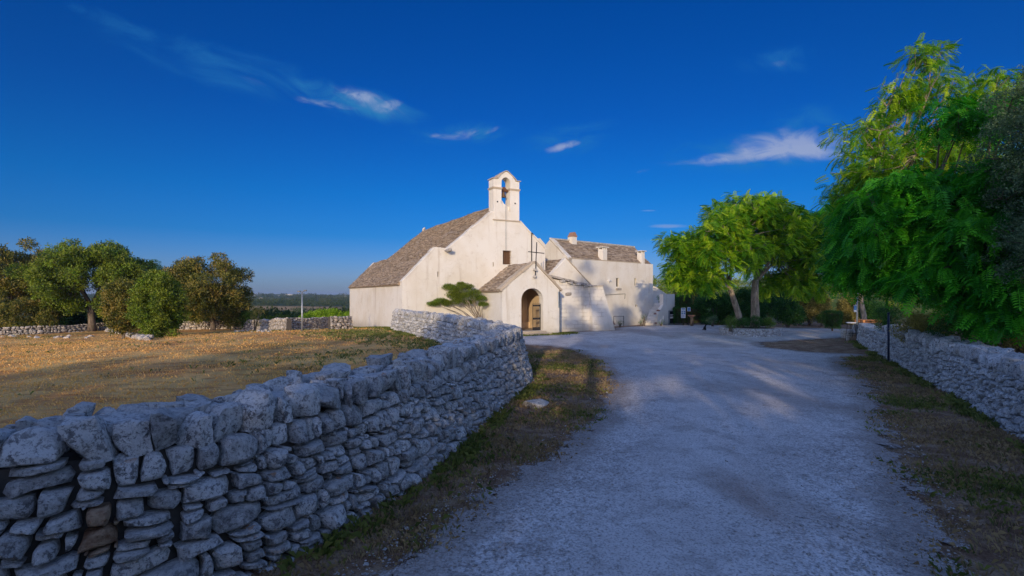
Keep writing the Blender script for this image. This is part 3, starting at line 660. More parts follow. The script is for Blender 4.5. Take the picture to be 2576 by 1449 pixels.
def slab_roof(name, p00, p10, p01, p11, parent, course=.085, length=.34, seed=0, thick=.05):
    """p00->p10 eave, p01->p11 ridge"""
    rng = np.random.RandomState(seed); p00, p10, p01, p11 = map(Vector, (p00, p10, p01, p11)); mb = MB()
    slope = (p01-p00).length; n = max(3, int(slope/course)); nrm = (p10-p00).cross(p01-p00).normalized()
    if nrm.z < 0: nrm = -nrm
    und = MB(); und.hexa([p00-nrm*.12, p10-nrm*.12, p11-nrm*.12, p01-nrm*.12, p00, p10, p11, p01]); 
    base = und.build(name, M['slab'], parent)
    for i in range(n):
        a = i/n; b = (i+1.5)/n; b = min(b, 1.)
        e0, e1 = p00.lerp(p01, a), p10.lerp(p11, a); f0, f1 = p00.lerp(p01, b), p10.lerp(p11, b)
        L = (e1-e0).length; s = -rng.uniform(0, length)
        while s < L:
            w = length*rng.uniform(.45, 1.6); a0, a1 = max(0, s)/L, min(L, s+w)/L
            if a1 > a0+.0005:
                th = thick*rng.uniform(.55, 1.5); dn = (e0-f0).normalized()*rng.uniform(-.015, .03)
                sag = nrm*(mnoise.noise(Vector((a0*6, a*5, seed)))*.06)
                q = [e0.lerp(e1, a0)+dn+sag, e0.lerp(e1, a1)+dn+sag, f0.lerp(f1, a1)+sag, f0.lerp(f1, a0)+sag]
                t2 = th*rng.uniform(.7, 1.2); mb.tone = float(rng.rand())
                mb.hexa(q+[q[0]+nrm*th, q[1]+nrm*t2, q[2]+nrm*.012, q[3]+nrm*.012])
            s += w
    # merge: slabs share the roof object
    o = mb.build('stone_slabs', M['slab'], base); return base
church = empty('church', F0(0, 0, .1), 'whitewashed country church with long stone slab roof, bell gable and arched porch', 'church')
def cb(mb, name, mat, parent=church, smooth=False):
    o = mb.build(name, mat, None, smooth); 
    return attach(o, parent)
def attach(o, parent):
    o.parent = parent; o.matrix_parent_inverse = parent_world(parent).inverted(); return o
def parent_world(p):
    from mathutils import Matrix
    m = Matrix.Translation(p.location) @ p.rotation_euler.to_matrix().to_4x4()
    if p.parent: return parent_world(p.parent) @ p.matrix_parent_inverse @ m if p.parent else m
    return m
ZB = -1.6
sg = 3.09
win = [fs(1265, 665), fs(1286.5, 630.7)]
out = [(0, 3.23), (2.2, 5.5), (sg, 5.45), (7.3, 8.95), (10.92, 5.85)]
mb = MB()
openwall(mb, F0, 0, .6, out, [(win[0][0], win[1][0], win[0][1], win[1][1], False), (fs(1239.5), fs(1242.5), 4.42, 4.72, False), (fs(1100.5), fs(1103), 3.62, 3.98, False)], ZB)
LENG = 17.5
cb(mb, 'front_wall', M['plaster'])
mb = MB(); mb.fbox(F0, 0, .55, .6, LENG, ZB, 3.18); cb(mb, 'side_wall', M['plaster'])
mb = MB(); mb.fbox(F0, 10.37, 10.92, .6, LENG, ZB, 5.8); cb(mb, 'side_wall', M['plaster2'])
mb = MB(); openwall(mb, F0, LENG-.02, LENG+.5, [(0, 3.2), (2.2, 5.55), (sg, 5.5), (7.3, 9.0), (10.92, 5.85)], [], ZB); cb(mb, 'rear_wall', M['plaster'])
mb = MB(); mb.tone = .9
acc = ([], [], []); q = F0(7.3, LENG+.2, 9.12); lump(acc, q, (.16, .16, .18), np.eye(3), rng, .1, .6); attach(np_mesh('finial', np.array(acc[0]), acc[1], M['pale'], tone=acc[2], smooth=True), church)
# roofs: nave left slope, nave right slope, aisle slope, flat ledge
E = .12
def roofpart(name, *pts, **kw):
    o = slab_roof(name, *pts, None, **kw); return attach(o, church)
sl = (8.95-5.45)/(7.3-sg)
roofpart('nave_roof', F0(sg-.1, .55, 5.42), F0(sg-.1, LENG+.35, 5.42), F0(7.3, .55, 9.0), F0(7.3, LENG+.35, 9.0), seed=1)
roofpart('nave_roof', F0(11.05, .55, 5.74), F0(11.05, LENG+.35, 5.74), F0(7.3, .55, 9.0), F0(7.3, LENG+.35, 9.0), seed=2, course=.2)
roofpart('aisle_roof', F0(-.16, .5, 3.10), F0(-.16, LENG+.35, 3.10), F0(2.25, .5, 5.52), F0(2.25, LENG+.35, 5.52), seed=3)
roofpart('aisle_roof', F0(2.2, .5, 5.50), F0(2.2, LENG+.35, 5.50), F0(sg+.05, .5, 5.56), F0(sg+.05, LENG+.35, 5.56), seed=4, course=.25)
# plaster verges along the facade edge, irregular coping stones
def coping(pts, t0, t1, th, name, mat, seed, par=church, seg=.38, fr=F0):
    r = np.random.RandomState(seed); mb = MB()
    for (a, za), (b, zb_) in zip(pts[:-1], pts[1:]):
        L = math.hypot(b-a, zb_-za); n = max(1, int(L/seg))
        nx, nz = -(zb_-za)/L, (b-a)/L
        if nz < 0: nx, nz = -nx, -nz
        for k in range(n):
            f0, f1 = k/n, (k+1)/n-.004; x0, z0_ = a+(b-a)*f0, za+(zb_-za)*f0; x1, z1_ = a+(b-a)*f1, za+(zb_-za)*f1
            h = th*r.uniform(.7, 1.25); d = r.uniform(-.03, .03); mb.tone = float(r.rand())
            mb.hexa([fr(x0, t0+d, z0_), fr(x1, t0+d, z1_), fr(x1, t1, z1_), fr(x0, t1, z0_), fr(x0+nx*h, t0+d+.02, z0_+nz*h), fr(x1+nx*h, t0+d+.02, z1_+nz*h), fr(x1+nx*h, t1, z1_+nz*h), fr(x0+nx*h, t1, z0_+nz*h)])
    return attach(mb.build(name, mat, None), par)
coping([(0, 3.23), (2.2, 5.5)], -.03, .5, .09, 'coping', M['plaster'], 1)
coping([(sg, 5.45), (6.5, 8.28)], -.02, .55, .10, 'coping', M['plaster'], 2)
coping([(8.72, 7.74), (10.0, 6.64), (10.95, 5.83)], -.05, .6, .12, 'coping', M['plaster'], 3)
coping([(2.2, 5.5), (sg+.05, 5.46)], -.02, .5, .10, 'coping', M['plaster'], 4)
# gutter spout
acc = ([], [], []); q = F0(fs(1123), -.28, fs(1123, 631)[1]); lump(acc, q, (.17, .40, .13), rot_axes(U, Vv, rng, .05), rng, .08, .35, tone=.4)
attach(np_mesh('stone_spout', np.array(acc[0]), acc[1], M['warm'], tone=acc[2], smooth=True), church)
# facade window: dark recess, frame, bars
s0, z0 = win[0]; s1, z1 = win[1]
mb = MB(); mb.fbox(F0, s0-.02, s1+.02, .26, .3, z0-.02, z1+.02); wn = cb(mb, 'window', M['wood'])
mb = MB()
for k in range(4): x = s0+(s1-s0)*(k+.5)/4; mb.tube([F0(x, .12, z0), F0(x, .12, z1)], .011, 6)
for k in range(5): z = z0+(z1-z0)*(k+.5)/5; mb.tube([F0(s0, .12, z), F0(s1, .12, z)], .009, 6)
attach(mb.build('iron_bars', M['rust'], None), wn)
# long bell rope / conduit down the facade and downpipe
mb = MB()
for dx in (0, .10):
    mb.tube([F0(fs(1271)+dx, -.03, 9.0), F0(fs(1271)+dx, -.035, fs(1271, 632)[1])], .010, 6)
cb(mb, 'bell_cord', M['grey'])
s_, zt = fs(1336, 587); mb = MB(); mb.tube([F0(s_, -.08, zt), F0(s_, -.08, 3.6)], .035, 8)
mb.tube([F0(s_, .05, zt+.06), F0(s_, -.12, zt+.02), F0(s_+.1, -.16, zt-.1)], .03, 6); cb(mb, 'downpipe', M['iron'])
s_, zt = fs(1360.5, 661); mb = MB(); mb.tube([F0(s_, -.06, zt), F0(s_, -.06, 3.6)], .03, 8); cb(mb, 'downpipe', M['grey'])
# dark joint lines of old cracks as thin grooves
# bell gable -------------------------------------------------
b0, b1 = fs(1241), fs(1306); T0, T1 = -.02, .74; o0, o1 = fs(1261.3), fs(1283.3)
zb_, zt_ = 7.78, 10.66
bell = MB(); bc = (b0+b1)/2
prof = [(b0, 10.66), (b0+.34, 10.70), (b0+.36, 10.74), (bc-.42, 11.06), (bc-.16, 11.24), (bc, 11.28), (bc+.16, 11.22), (bc+.42, 11.03), (b1-.30, 10.68), (b1-.28, 10.64), (b1, 10.62)]
openwall(bell, F0, T0, T1, prof, [(o0, o1, 7.9, 10.86, True, 10.48)], zb_-.9)
bg = cb(bell, 'bell_gable', M['plaster2'])
def sub(mb, name, mat, par=bg): return attach(mb.build(name, mat, None), par)
mb = MB(); mb.prism(F0, [(o0+.10, 7.8), (o1+.0, 7.8), (o1+.0, 8.78), (o1-.12, 8.86), (o0+.30, 9.0), (o0+.18, 9.2), (o0+.10, 9.24)], .2, .5); sub(mb, 'infill_wall', M['plaster2'])
for (a, b) in ((b0-.07, o0+.05), (o1-.06, b1+.07)):
    mb = MB(); mb.fbox(F0, a, b, T0-.06, T1+.06, 10.02, 10.10); mb.fbox(F0, a+.03, b-.03, T0-.035, T1+.035, 9.96, 10.018); sub(mb, 'cornice', M['stain'])
mb = MB(); mb.fbox(F0, b0-.05, b1+.05, T0-.07, T0+.02, zb_-.06, zb_+.02); sub(mb, 'cornice', M['stain'])
for (a, b, z) in ((b0-.08, b0+.36, 10.665), (b1-.34, b1+.1, 10.63)):
    mb = MB(); mb.fbox(F0, a, b, T0-.07, T1+.06, z+.03, z+.085); sub(mb, 'cornice', M['stain'])
coping([(b0+.34, 10.76), (bc-.42, 11.08), (bc-.16, 11.26), (bc, 11.31), (bc+.16, 11.24), (bc+.42, 11.05), (b1-.24, 10.72)], T0-.06, T1+.05, .055, 'coping', M['stain'], 6, par=bg, seg=.3)
for px, py in ((1251, 507.5), (1295.5, 512)):
    s_, z_ = fs(px, py); mb = MB(); mb.fbox(F0, s_-.05, s_+.05, T0-.015, T0+.05, z_-.05, z_+.05); sub(mb, 'putlog_hole_shade', M['glass'])  # solid near-black box; shade of the hole put into its colour
# the bell with wooden yoke hangs in the opening
bx = (o0+o1)/2-.02; bq = F0(bx, .35, 9.72)
be = empty('church_bell', bq, 'small bronze bell on a curved wooden yoke hanging in the bell gable', 'bell')
mb = MB(); mb.lathe((0, 0, 0), [(.205, -.24), (.20, -.21), (.155, -.12), (.125, 0), (.115, .10), (.09, .16), (.03, .18)], 18); mb.build('bell_body', M['bronze'], be, True)
mb = MB(); mb.tube([(0, 0, .05), (0, 0, -.27)], [.012, .035], 8); mb.build('clapper', M['iron'], be)
mb = MB()
pts = [(-.40, 0), (-.34, .07), (-.2, .12), (-.14, .22), (0, .28), (.14, .22), (.2, .12), (.34, .07), (.40, 0), (.40, -.06), (-.40, -.06)]
fb = frame((0, 0, 0), U, Vv); mb.prism(lambda s, t, z: fb(s, t, z+.24), [(x, z) for x, z in pts], -.10, .10); mb.build('yoke', M['rust'], be)
# ------------------------------------------------------------------ porch
Rr = (3.22, 34.8); pw = 4.35; FL = (Rr[0]-U[0]*pw, Rr[1]-U[1]*pw); Fp = frame((FL[0], FL[1], 0), U, Vv); DP = 3.62
def ps(x, y=None): return fs(x, y, FL, U)
porch = empty('porch_dummy', (0, 0, 0), None, None) if False else church
ap = ps(1344); zap = 4.52
a0, a1 = ps(1311.5), ps(1366.5); zf = ps(1330, 833)[1]
mb = MB(); openwall(mb, Fp, 0, .5, [(0, 2.72), (ap, zap), (pw, 2.75)], [(a0, a1, zf, ps(1340, 725)[1], True, ps(1340, 753)[1])], ZB)
pm = cb(mb, 'porch', M['plaster'])
def psub(mb, name, mat, par=pm, smooth=False): return attach(mb.build(name, mat, None, smooth), par)
mb = MB(); mb.fbox(Fp, 0, .45, .5, DP, ZB, 2.7); psub(mb, 'porch_side_wall', M['plaster'])
mb = MB(); mb.fbox(Fp, pw-.45, pw, .5, DP, ZB, 2.7); psub(mb, 'porch_side_wall', M['plaster'])
mb = MB(); mb.fbox(Fp, .45, pw-.45, .5, DP-.3, zf-.8, zf-.01); psub(mb, 'porch_floor', M['stain'])
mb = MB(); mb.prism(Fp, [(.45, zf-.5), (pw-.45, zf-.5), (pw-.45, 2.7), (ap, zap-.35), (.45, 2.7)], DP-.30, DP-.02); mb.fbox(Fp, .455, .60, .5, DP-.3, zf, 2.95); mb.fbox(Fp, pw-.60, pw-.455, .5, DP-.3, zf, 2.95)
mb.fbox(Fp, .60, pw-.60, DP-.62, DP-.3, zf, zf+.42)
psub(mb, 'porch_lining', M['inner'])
def lroof(name, a, b, c, d, seed, **k): return attach(slab_roof(name, a, b, c, d, None, seed=seed, **k), pm)
lroof('porch_roof', Fp(-.14, .42, 2.66), Fp(-.14, DP+.1, 2.66), Fp(ap, .42, zap+.03), Fp(ap, DP+.1, zap+.03), 11, course=.12)
lroof('porch_roof', Fp(pw+.14, .42, 2.68), Fp(pw+.14, DP+.1, 2.68), Fp(ap, .42, zap+.03), Fp(ap, DP+.1, zap+.03), 12, course=.12)
coping([(-.12, 2.63), (1.0, 3.52), (ap, zap+.02)], -.07, .48, .17, 'porch_coping', M['stain'], 13, par=pm, fr=Fp, seg=.5)
coping([(ap, zap+.02), (3.4, 3.62), (pw+.16, 2.64)], -.07, .48, .17, 'porch_coping', M['stain'], 14, par=pm, fr=Fp, seg=.5)
# steps
for (x0, x1, y0, y1, d) in ((1311.5, 1367, 832.5, 838, .30), (1313, 1376, 837.5, 845.5, .62)):
    sa, sb = ps(x0)-.02, ps(x1)+.05; zt = ps(1340, y0)[1]-.01; mb = MB(); mb.fbox(Fp, sa, sb, -d, .02 if d < .5 else -.302, zt-.8, zt, .008); psub(mb, 'step', M['stain'])
# iron gate leaf standing in the right half of the arch
g0, g1 = ps(1346), ps(1365.0); zg0, zg1 = zf+.02, ps(1355, 764)[1]; tt = .3
mb = MB()
mb.tube([Fp(g0, tt, zg0), Fp(g0, tt, zg1)], .022, 6); mb.tube([Fp(g1, tt, zg0), Fp(g1, tt, zg1)], .022, 6)
for k in range(1, 8): x = g0+(g1-g0)*k/8; mb.tube([Fp(x, tt, zg0), Fp(x, tt, zg1+(.07 if k % 2 else .03))], .010, 5)
gate = psub(mb, 'gate', M['iron'])
for za, zb2 in ((0, .20), (.40*(zg1-zg0), .40*(zg1-zg0)+.13), (zg1-zg0-.18, zg1-zg0-.08)):
    mb = MB(); mb.fbox(Fp, g0, g1, tt-.025, tt+.0, zg0+za, zg0+zb2); psub(mb, 'gate_panel', M['iron'], gate)
# cross on two stone brackets
sc = ps(1344); zc0 = ps(1343, 698)[1]; zc1 = ps(1347, 610)[1]; za = ps(1346, 636)[1]
mb = MB(); mb.tube([Fp(sc-.02, -.16, zc0), Fp(sc+.10, -.16, zc1)], .036, 6); mb.tube([Fp(sc-.54, -.16, za+.04), Fp(sc+.66, -.16, za-.02)], .032, 6); psub(mb, 'iron_cross', M['iron'])
for py, r in ((679, .13), (696, .13)):
    acc = ([], [], []); lump(acc, Fp(sc-.01, -.10, ps(1343, py)[1]), (r*1.1, .16, .085), rot_axes(U, Vv, rng, .03), rng, .08, .45, tone=.7)
    attach(np_mesh('stone_bracket', np.array(acc[0]), acc[1], M['pale'], tone=acc[2], smooth=True), pm)
mb = MB(); mb.tube([Fp(pw+.06, .10, 2.65), Fp(pw+.06, .10, -.2)], .035, 8); psub(mb, 'downpipe', M['iron'])
mb = MB(); mb.tube([Fp(pw-.10, -.05, 2.62), Fp(pw-.08, -.06, 1.55)], .05, 8); psub(mb, 'downpipe', M['grey'])
# ------------------------------------------------------------------ annex right of the porch
O2 = (3.45-.2, 37.0-.1); F2 = frame((O2[0], O2[1], 0), U, Vv)
def as_(x, y=None): return fs(x, y, O2, U)
annex = empty('church_annex', F2(2, 0, -.3), 'limewashed side annex of rough blocks right of the porch, with sloping stone gutter and buttress', 'annex building')
p0 = as_(1383, 700); p1 = as_(1487, 723); p2 = as_(1515, 720); base_r = as_(1533)
mb = MB(); openwall(mb, F2, 0, .6, [(p0[0], p0[1]), (p1[0], p1[1]), (p1[0]+.02, p2[1]), (p2[0], p2[1])], [], ZB); attach(mb.build('front_wall', M['block'], None), annex)
mb = MB()  # battered buttress
e = p2[0]; f = base_r+.35; h = p2[1]-.02; bs0 = p1[0]-.15
mb.hexa([F2(bs0, -.55, -.9), F2(f, -.55, -.9), F2(f, 3.5, -.9), F2(bs0, .3, -.9), F2(bs0, -.04, h), F2(e+.02, -.04, h), F2(e+.02, 3.2, h), F2(bs0, .3, h)]); attach(mb.build('buttress', M['block'], None), annex)
mb = MB(); mb.fbox(F2, p0[0]-.3, p2[0]-.02, .6, 3.3, ZB, p1[1]-.05); attach(mb.build('body', M['plaster2'], None), annex)
# sloping stone gutter on brackets
mb = MB(); r2 = np.random.RandomState(4)
x0, z0_ = as_(1378, 696); x1, z1_ = p1[0], p1[1]+.04
for k in range(7):
    a = x0+(x1-x0)*k/7; b = x0+(x1-x0)*(k+1)/7-.005; za = z0_+(z1_-z0_)*k/7; zb2 = z0_+(z1_-z0_)*(k+1)/7; th = .13*r2.uniform(.8, 1.2); mb.tone = float(r2.rand())
    mb.hexa([F2(a, -.20, za), F2(b, -.20, zb2), F2(b, .62, zb2), F2(a, .62, za), F2(a, -.18, za+th), F2(b, -.18, zb2+th), F2(b, .62, zb2+th), F2(a, .62, za+th)])
mb.fbox(F2, p1[0]-.005, p2[0]+.06, -.14, .62, p2[1]+.003, p2[1]+.08)
attach(mb.build('stone_gutter', M['warm'], None), annex)
for cx in (523, 617, 718, 812):
    px = 1308+.199*cx; acc = ([], [], []); sx, _ = as_(px, 0); zz = z0_+(z1_-z0_)*(sx-x0)/(x1-x0)-.09
    lump(acc, F2(sx, -.10, zz), (.19, .18, .085), rot_axes(U, Vv, rng, .04), rng, .08, .4, tone=.8); attach(np_mesh('gutter_bracket', np.array(acc[0]), acc[1], M['pale'], tone=acc[2], smooth=True), annex)
acc = ([], [], []); q = as_(1429.5, 740); lump(acc, F2(q[0], .02, q[1]), (.27, .06, .13), rot_axes(U, Vv, rng, .02), rng, .08, .4, tone=.3); attach(np_mesh('projecting_stone', np.array(acc[0]), acc[1], M['warm'], tone=acc[2], smooth=True), annex)
# low plinth in front
mb = MB(); mb.fbox(F2, .25, f+1.4, -1.0, -.4, -.9, -.36, .01); attach(mb.build('plinth', M['stain'], None), annex)
# gabled block above the gutter
O3 = F2(0, .12, 0); F3 = frame((O3.x, O3.y, 0), U, Vv)
def gs(x, y): return fs(x, y, (O3.x, O3.y), U)
gl, ga, gr = gs(1372, 700), gs(1427.5, 651), gs(1486, 714)
mb = MB(); openwall(mb, F3, .15, .6, [(gl[0], gl[1]-.3), (ga[0], ga[1]), (gr[0], gr[1])], [], 2.2); attach(mb.build('gable_wall', M['plaster'], None), annex)
def aroof(*p, seed=1, **k): return attach(slab_roof('annex_roof', *p, None, seed=seed, **k), annex)
aroof(F3(gl[0]-.2, .5, gl[1]-.45), F3(gl[0]-.2, 5.5, gl[1]-.45), F3(ga[0], .5, ga[1]+.02), F3(ga[0], 5.5, ga[1]+.02), seed=21, course=.11)
aroof(F3(gr[0]+.1, .5, gr[1]-.12), F3(gr[0]+.1, 5.5, gr[1]-.12), F3(ga[0], .5, ga[1]+.02), F3(ga[0], 5.5, ga[1]+.02), seed=22, course=.11)
coping([(gl[0]+.05, gl[1]-.25), (ga[0], ga[1])], -.0+.12, .55, .08, 'coping', M['plaster'], 23, par=annex, fr=F3)
coping([(ga[0], ga[1]), (gr[0]+.1, gr[1]-.06)], .10, .55, .07, 'coping', M['stain'], 24, par=annex, fr=F3)
# ------------------------------------------------------------------ farmhouse
Uh = Vector((.761, .648)).normalized(); Vh = Vector((-Uh.y, Uh.x)); HC = (13.3, 48.3)
FH = frame((HC[0], HC[1], 0), Uh, Vh)
def hs_(x, y=None): return fs(x, y, HC, Uh)
house = empty('farmhouse', FH(-6, 0, -.4), 'long white two storey farmhouse with stone slab roof and three chimneys behind the church', 'house')
EZ = 5.30; HL = 11.6; RZ = 7.02; HW = 2.1
def hb(mb, name, mat, par=house): return attach(mb.build(name, mat, None), par)
w1 = (hs_(1550, 721), hs_(1557.5, 699.7)); w2_ = (hs_(1596, 718), hs_(1601, 700)); w3 = (hs_(1598.5, 772), hs_(1603.5, 766))
mb = MB(); openwall(mb, FH, 0, .5, [(-HL, EZ), (0, EZ)], [(w1[0][0], w1[1][0], w1[0][1], w1[1][1], False), (w2_[0][0], w2_[1][0], w2_[0][1], w2_[1][1], False), (w3[0][0], w3[1][0], w3[0][1], w3[1][1], False)], ZB); hb(mb, 'front_wall', M['plaster2'])
for (a, b) in (w1, w2_, w3):
    mb = MB(); mb.fbox(FH, a[0]-.02, b[0]+.02, .18, .22, a[1]-.02, b[1]+.02); wv = hb(mb, 'window', M['glass'])
    mb = MB(); mb.fbox(FH, (a[0]+b[0])/2-.02, (a[0]+b[0])/2+.02, .14, .18, a[1], b[1]); hb(mb, 'window_bar', M['wood'], wv)
mb = MB(); mb.fbox(FH, w1[0][0]-.05, w1[1][0]+.2, -.12, .02, w1[0][1]-.30, w1[0][1]-.13); hb(mb, 'window_sill', M['warm'])
for s_ in (-HL, -.45):
    mb = MB(); fh2 = frame(FH(s_, .5, 0), Vh, Uh)
    mb.prism(fh2, [(0, ZB), (2*HW-.5, ZB), (2*HW-.5, EZ-.1), (HW-.5, RZ-.06), (0, EZ+.28)], 0, .45); hb(mb, 'gable_wall', M['plaster'])
# front parts of gables
mb = MB(); mb.prism(frame(FH(-HL-.004, 0, 0), Vh, Uh), [(0, EZ-.5), (.6, EZ-.5), (.6, EZ+.42), (0, EZ+.02)], 0, .45); hb(mb, 'gable_wall', M['plaster'])
mb = MB(); mb.fbox(FH, -HL, 0, 2*HW-.0, 2*HW+.4, ZB, EZ); hb(mb, 'rear_wall', M['plaster2'])
def hroof(*p, seed=1, **k): return attach(slab_roof('roof', *p, None, seed=seed, **k), house)
hroof(FH(-HL+.3, .18, EZ+.02), FH(-.12, .18, EZ+.02), FH(-HL+.3, HW, RZ), FH(-.12, HW, RZ), seed=31, course=.11)
hroof(FH(-HL+.3, 2*HW+.3, EZ-.1), FH(-.12, 2*HW+.3, EZ-.1), FH(-HL+.3, HW, RZ), FH(-.12, HW, RZ), seed=32, course=.2)
mb = MB(); mb.fbox(FH, -HL+.1, -.1, HW-.14, HW+.14, RZ-.02, RZ+.11); hb(mb, 'ridge_stones', M['pale'])
mb = MB(); mb.fbox(FH, -HL+.2, -1.9, -.03, .17, EZ+.003, EZ+.07); hb(mb, 'eave_cornice', M['stain'])
fhg = frame(FH(-HL, 0, 0), Vh, Uh)
coping([(.05, EZ+.05), (HW, RZ+.06)], -.05, .42, .09, 'gable_coping', M['plaster'], 33, par=house, fr=fhg)
# small lower gable visible between church and house
mb = MB(); q = P(1362, 592, 46); fhq = frame((q.x-.9, q.y-.1, 0), U, Vv); mb.prism(fhq, [(-1.6, 3), (2.6, 3), (2.6, 5.9), (.9, 7.55), (-1.6, 6.2)], 0, .5); hb(mb, 'rear_gable', M['plaster'])
# chimneys
def chimney(s, t, z0, z1, w, kind):
    mb = MB(); mb.fbox(FH, s-w/2, s+w/2, t-w/2, t+w/2, z0, z1, .008); c = hb(mb, 'chimney', M['plaster2']); mb = MB()
    if kind == 'hood':
        mb.prism(FH, [(s-w/2-.05, z1), (s+w/2+.05, z1), (s+.03, z1+.38), (s-.03, z1+.38)], t-w/2-.05, t-w/2+.02); mb.prism(FH, [(s-w/2-.05, z1), (s-w/2+.03, z1), (s+.02, z1+.36), (s-.03, z1+.4)], t-w/2, t+w/2); mb.prism(FH, [(s+w/2-.03, z1), (s+w/2+.05, z1), (s+.03, z1+.4), (s-.02, z1+.36)], t-w/2, t+w/2)
        hb(mb, 'chimney_hood', M['terra'], c)
    else:
        for a in (-1, 0, 1):
            for b in (-1, 1): mb.fbox(FH, s+a*(w/2-.05)-.04, s+a*(w/2-.05)+.04, t+b*(w/2-.05)-.04, t+b*(w/2-.05)+.04, z1, z1+.16)
        mb.fbox(FH, s-w/2-.13, s+w/2+.13, t-w/2-.13, t+w/2+.13, z1+.161, z1+.22); hb(mb, 'chimney_cap', M['plaster2'], c)
q = P(1456, 612, 43.3); sx = (q.x-HC[0])*Uh.x+(q.y-HC[1])*Uh.y
chimney(sx, HW-.2, RZ-.3, 7.37, .55, 'hood')
chimney(hs_(1523), .32, EZ-.1, 6.30, .55, 'cap'); chimney(hs_(1619.5), .32, EZ-.1, 6.28, .5, 'cap')
# cable + pipe on the house wall
mb = MB(); a = hs_(1462, 743); b = hs_(1572, 739); c_ = hs_(1571, 752)
mb.tube([FH(a[0], -.03, a[1]), FH((a[0]+b[0])/2, -.03, (a[1]+b[1])/2-.05), FH(b[0], -.03, b[1]), FH(c_[0], -.03, c_[1])], .018, 6); hb(mb, 'cable', M['iron'])
a = hs_(1531.5, 707); mb = MB(); mb.fbox(FH, a[0]-.16, a[0]+.16, -.2, 0, a[1], a[1]+.10); mb.fbox(FH, a[0]-.08, a[0]+.08, -.1, 0, a[1]-.1, a[1]); hb(mb, 'wall_lamp', M['white'])
# metal frame standing at the house foot
g0_, g1_ = hs_(1530, 795), hs_(1555, 795)
mb = MB(); zg = hz(*FH(g0_[0], -.6, 0).xy)
for s_ in (g0_[0], g1_[0]): mb.tube([FH(s_, -.6, zg), FH(s_, -.6, g0_[1])], .022, 6)
mb.tube([FH(g0_[0], -.6, g0_[1]), FH(g1_[0], -.6, g1_[1])], .022, 6); o = mb.build('metal_frame', M['iron'], None); o.name = 'frame_rack'; tag(o, 'thin dark metal frame standing at the foot of the farmhouse wall beside the buttress', 'metal frame')
# ------------------------------------------------------------------ outside staircase
SW = (13.07, 46.0)
FS = frame((SW[0], SW[1], 0), Uh, Vh)
def ss(x, y): return fs(x, y, SW, Uh)
stair = empty('outside_staircase', FS(1, .5, -.4), 'white outside stairs with parapet block and display case at the right end of the farmhouse', 'staircase')
poly = [ss(1654, 822), ss(1697.5, 822), ss(1697.5, 739.7), ss(1668.8, 739.7), ss(1668.8, 762), ss(1672.5, 767), ss(1661, 779), ss(1654, 793)]
mb = MB(); mb.prism(FS, [(poly[0][0], -1.4), (poly[1][0], -1.4)]+poly[2:4]+[(poly[3][0], 1.6)], 0, .35) if False else None
z_ = lambda i: poly[i]
mb.prism(FS, [(z_(4)[0], -1.4), (z_(1)[0], -1.4), z_(2), z_(3)], 0, .4)
mb.prism(FS, [(z_(0)[0], -1.4), (z_(4)[0], -1.4), (z_(4)[0], z_(5)[1]), (z_(6)[0], z_(6)[1]), z_(7)], 0, .3)
attach(mb.build('parapet_block', M['plaster2'], None), stair)
d = Vector((.42, .907)); wv = Vector((d.y, -d.x)); st0 = Vector((12.72, 45.9))
FD = frame((st0.x, st0.y, 0), wv, d); mb = MB(); g_ = hz(st0.x, st0.y)
for k in range(10): mb.fbox(FD, -.75, .75, .32*k, .32*(k+1)+(.0 if k < 9 else 1.6), g_-.5, g_+.2*(k+1)+.02*(k % 2)*0, .006)
attach(mb.build('steps', M['block'], None), stair)
mb = MB(); q0, q1, q2, q3 = P(1640, 760, 51.5), P(1640, 718, 51.5), P(1654, 724, 51.5), P(1673, 742, 51.5)
mb.prism(frame((0, 51.5, 0), (1, 0), (0, 1)), [(q0.x, .5), (q3.x+.3, .5), (q3.x+.3, q3.z), (q2.x, q2.z), (q1.x, q1.z)], 0, .35); attach(mb.build('landing_parapet', M['plaster2'], None), stair)
c0, c1 = ss(1681, 816), ss(1694, 780.5)
mb = MB(); mb.fbox(FS, c0[0], c1[0], -.12, .02, c0[1]-.1, c1[1]); dc = attach(mb.build('display_case', M['grey'], None), stair)
mb = MB(); mb.fbox(FS, c0[0]+.07, c1[0]-.07, -.135, -.11, c0[1]+.12, c1[1]-.08); attach(mb.build('glass_pane', M['glass'], None), dc)
mb = MB(); mb.fbox(FS, c0[0]+.10, c1[0]-.10, -.15, -.137, c0[1]+.55, c0[1]+.72); mb.fbox(FS, c0[0]+.10, c1[0]-.12, -.15, -.137, c0[1]+.82, c0[1]+.90); attach(mb.build('leaflet', M['white'], None), dc)
